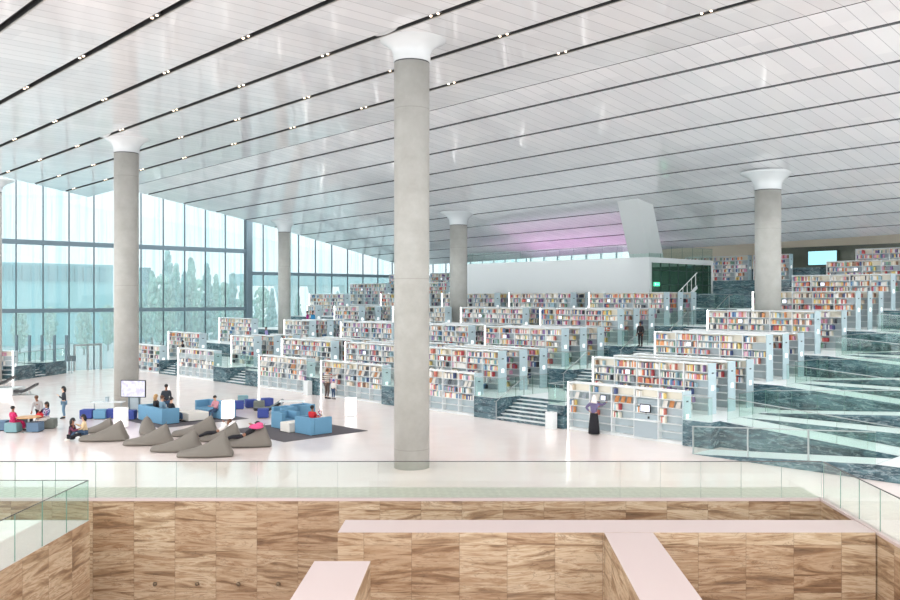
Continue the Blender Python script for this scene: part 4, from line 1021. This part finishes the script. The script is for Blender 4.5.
C = dict(mag=pattern('magenta_print', [lin((196, 30, 96)), lin((170, 20, 84)), lin((214, 60, 110)), lin((190, 24, 90))], 14), greyshirt=cmat('grey_check_shirt', (176, 172, 172)), blk=cmat('black_cloth', (30, 30, 36)), char=cmat('charcoal_cloth', (58, 62, 70)), jean=cmat('blue_denim', (104, 134, 156)), djean=cmat('dark_denim', (62, 84, 112)),
         bluep=pattern('blue_white_print', [lin((40, 64, 110)), lin((200, 208, 220)), lin((60, 90, 140)), lin((150, 90, 140))], 16), white=cmat('white_cloth', (232, 226, 220)), plum=pattern('plum_print', [lin((60, 34, 50)), lin((110, 44, 72)), lin((44, 36, 48)), lin((90, 60, 80))], 12), beige=cmat('beige_cardigan', (226, 200, 160)), pinkc=cmat('pink_cloth', (226, 90, 140)),
         purple=cmat('purple_grey_top', (112, 104, 140)), red=cmat('red_cloth', (200, 40, 50)), redw=pattern('red_white_print', [lin((210, 60, 90)), lin((230, 225, 225)), lin((60, 60, 90)), lin((220, 160, 60))], 18), strp=stripes('brown_white_stripes', lin((110, 84, 70)), lin((220, 214, 204)), .12), bluet=cmat('blue_top', (40, 130, 180)), magt=cmat('magenta_top', (150, 30, 110)), teal=cmat('teal_top', (120, 150, 170)), lil=cmat('lilac_top', (150, 140, 190)))
x, y = G(10.5, 433); person('girl in magenta dress sitting with her back to us on a teal cube', (x, y + .25, .01), 60, 'sit', C['mag'], C['mag'], HB, sh=.40, scale=.9, skirt=True)
person('man in grey shirt and black trousers bending over the round table', (TX - .1, TY + 1.2, 0), -90, 'lean', C['greyshirt'], C['blk'], HBR, scale=.93)
x, y = G(47, 428.8); x -= .1; person('seated woman in blue patterned tunic and white trousers with a red bag', (x, y + .1, .01), -120, 'sit', C['bluep'], C['white'], HB, sh=.41, scale=.93, long_hair=True)
bg = empty('handbag', (x - .15, y - .2, .55), R(30), 'bright red bag on the lap of the woman in blue', 'bag'); MB().ball((0, 0, .10), (.2, .12, .12)).build('pouch', C['red'], bg, True); MB().tube([(-.12, 0, .18), (-.06, 0, .27), (.06, 0, .27), (.12, 0, .18)], .012).build('strap', C['red'], bg)
x, y = G(64, 418.5); person('standing woman in dark jacket and blue jeans holding something to her mouth', (x, y, 0), -160, 'phone', C['char'], C['jean'], HB, SKIN1, scale=.93, long_hair=True)
x, y = G(69.5, 441); person('woman in plum print dress sitting on the floor, left of the pair', (x, y + .1, .0), 5, 'floor', C['plum'], C['blk'], HB, sh=.10, long_hair=True, scale=.95)
x, y = G(84, 440.5); person('woman in beige cardigan and jeans sitting low against the bean bag', (x, y + .15, .0), -160, 'floor', C['beige'], C['djean'], HB, SKIN1, sh=.28, scale=.92, long_hair=True, shoes=C['white'])
for (b, top, hr, lh, lab) in [(43.05, C['blk'], HBL, True, 'blond long-haired person in black on the blue sofa, left of three'), (42.35, C['teal'], HBR, False, 'brown-haired person in grey-blue on the blue sofa, middle of three'), (41.35, C['blk'], HB, False, 'dark-haired person in black on the blue sofa, right of three')]:
    person(lab, W(19.72, b, .0), 45, 'sit', top, C['djean'], hr, SKIN1, sh=.38, long_hair=lh, scale=.98)
person('person in dark jacket walking behind the blue sofa', W(20.15, 42.9, 0), -50, 'stand', C['char'], C['djean'], HB, scale=1.0)
person('child in pink top and jeans reading on the blue sofa by the lamp', W(22.1, 41.25, 0), -120, 'read', cmat('pale_pink_top', (214, 150, 160)), C['djean'], HB, SKIN1, sh=.40, scale=.9)
x, y, h, s = BL[7]; person('person in white top and dark trousers lying on a bean bag', (x - .15, y, .0), math.degrees(h) + 180, 'lie', C['white'], C['blk'], HBR, sh=.33, scale=.92)
x, y, h, s = BL[8]; person('person in black with pink sleeves reclining on the rightmost bean bag', (x - .15, y, .0), math.degrees(h) + 180, 'lie', C['blk'], C['blk'], HB, sh=.36, scale=1.0)
cu = empty('pink_shawl', (x + .45, y - .22, .88), R(10), 'bright pink bundle behind the head on the rightmost bean bag', 'shawl'); MB().ball((0, 0, 0), (.3, .12, .11)).build('fold', C['pinkc'], cu, True); MB().ball((.12, .1, .06), (.16, .12, .1)).build('fold', C['pinkc'], cu, True)
person('person in red with dark hair sitting in the near blue armchair', W(23.0, 33.95, 0), 60, 'sit', C['red'], C['djean'], HB, sh=.40, scale=.92)
person('child in red and white print kneeling in the near blue armchair', W(23.05, 33.42, 0), 45, 'sit', C['redw'], C['djean'], HBR, sh=.42, scale=.78, scarf=C['redw'])
x, y = G(327, 398.8); person('visitor in brown and white stripes facing the bookcase', (x, y, 0), 50, 'reach', C['strp'], cmat('brown_trousers', (92, 78, 72)), HBR, SKIN1, scale=1.03)
x, y = G(333.3, 399.2); person('child in white shirt and blue trousers beside the striped visitor', (x, y, 0), 60, 'stand', C['white'], C['djean'], cmat('blue_cap', (60, 100, 180)), SKIN1, scale=.68)
x, y = G(594, 434.5); person('woman in white headscarf, purple top and long black skirt reaching to a screen', (x, y, 0), 55, 'reach', C['purple'], C['blk'], HB, SKIN1, scale=1.0, skirt=True, scarf=C['white'])
def on_tier(px, a, z, *args, **kw):
    t = (px - 480) / F; b = a * (1 - t) / (1 + t); return person(args[0], W(a, b, z), *args[1:], **kw)
on_tier(307.5, 43.9, TZ(3), 'tiny person in a magenta top browsing beside the slim facade column', 200, 'stand', C['magt'], C['blk'], HB)
on_tier(313, 43.9, TZ(3), 'tiny person in a bright blue top next to the one in magenta', 230, 'stand', C['bluet'], C['blk'], HB)
on_tier(183, 33.4, TZ(1), 'dark-clothed visitor before the far left first terrace bookcase', 220, 'stand', C['blk'], C['blk'], HB, scale=.9)
on_tier(243.5, 40.9 + 1.2, TZ(2), 'dark-clothed visitor on the second terrace below the thick facade post', 240, 'stand', C['char'], C['blk'], HB)
on_tier(266.5, 38.75, TZ(2), 'person in lilac top among the second terrace bookcases at left', 215, 'stand', C['lil'], C['djean'], HB, scale=.9)
on_tier(640.5, 44.1, TZ(3) - 0.0, 'dark figure at the end of the third terrace bookcases left of the stairs', 230, 'stand', C['blk'], C['blk'], HB, scale=.85)

# ---------------------------------------------------------------- light
SLOT_FILLP = 540
w = bpy.data.worlds.new('sky'); sc.world = w; w.use_nodes = True; nt = w.node_tree; bg = nt.nodes['Background']
tc = nt.nodes.new('ShaderNodeTexCoord'); sx = nt.nodes.new('ShaderNodeSeparateXYZ'); nt.links.new(tc.outputs['Generated'], sx.inputs[0])
rp = nt.nodes.new('ShaderNodeValToRGB'); rp.color_ramp.elements[0].position = 0; rp.color_ramp.elements[0].color = (.93, .97, 1, 1); rp.color_ramp.elements[1].position = .6; rp.color_ramp.elements[1].color = (1, 1, 1, 1)
nt.links.new(sx.outputs[2], rp.inputs[0]); nt.links.new(rp.outputs[0], bg.inputs[0]); bg.inputs[1].default_value = 2.7
def area(name, loc, rot, sx_, sy, power, col=(1, 1, 1)):
    l = bpy.data.lights.new(name, 'AREA'); l.shape = 'RECTANGLE'; l.size = sx_; l.size_y = sy; l.energy = power; l.color = col
    o = bpy.data.objects.new(name, l); COL.objects.link(o); o.location = loc; o.rotation_euler = rot; return o
for s in SLOTS:  # added fill strips hidden in the slots, brightening the deep terraces beyond daylight
    b0, b1 = -5, min(70, b_edge(s, -1 if s < 28 else 1) - 1); bm = (b0 + b1) / 2
    o = area('slot_fill_light', W(s, bm, ceil_z(s, bm) + .17), (0, 0, 0), .05, b1 - b0 - 4, SLOT_FILLP if s > 28 else 130, (.97, .99, 1)); o.data.spread = R(100)
    yv = (Vector(W(s, b1, ceil_z(s, b1))) - Vector(W(s, b0, ceil_z(s, b0)))).normalized(); xv = Vector((1 / S2, 1 / S2, 0)); zv = xv.cross(yv).normalized()
    if zv.z < 0: xv = -xv; zv = -zv
    o.rotation_euler = Matrix((xv, yv, zv)).transposed().to_euler()
mg = area('magenta_light', W(60.5, 49, 9.5), (R(180), 0, R(45)), 8, 14, 120, (1, .45, .9))
sc.view_settings.view_transform = 'Standard'; sc.view_settings.look = 'None'; sc.view_settings.exposure = .22; sc.view_settings.gamma = 1
sc.view_settings.use_curve_mapping = False
sc.cycles.max_bounces = 8; sc.cycles.diffuse_bounces = 5; sc.cycles.glossy_bounces = 4; sc.cycles.transparent_max_bounces = 24; sc.cycles.transmission_bounces = 4
sc.cycles.use_denoising = True; sc.cycles.sample_clamp_indirect = 6
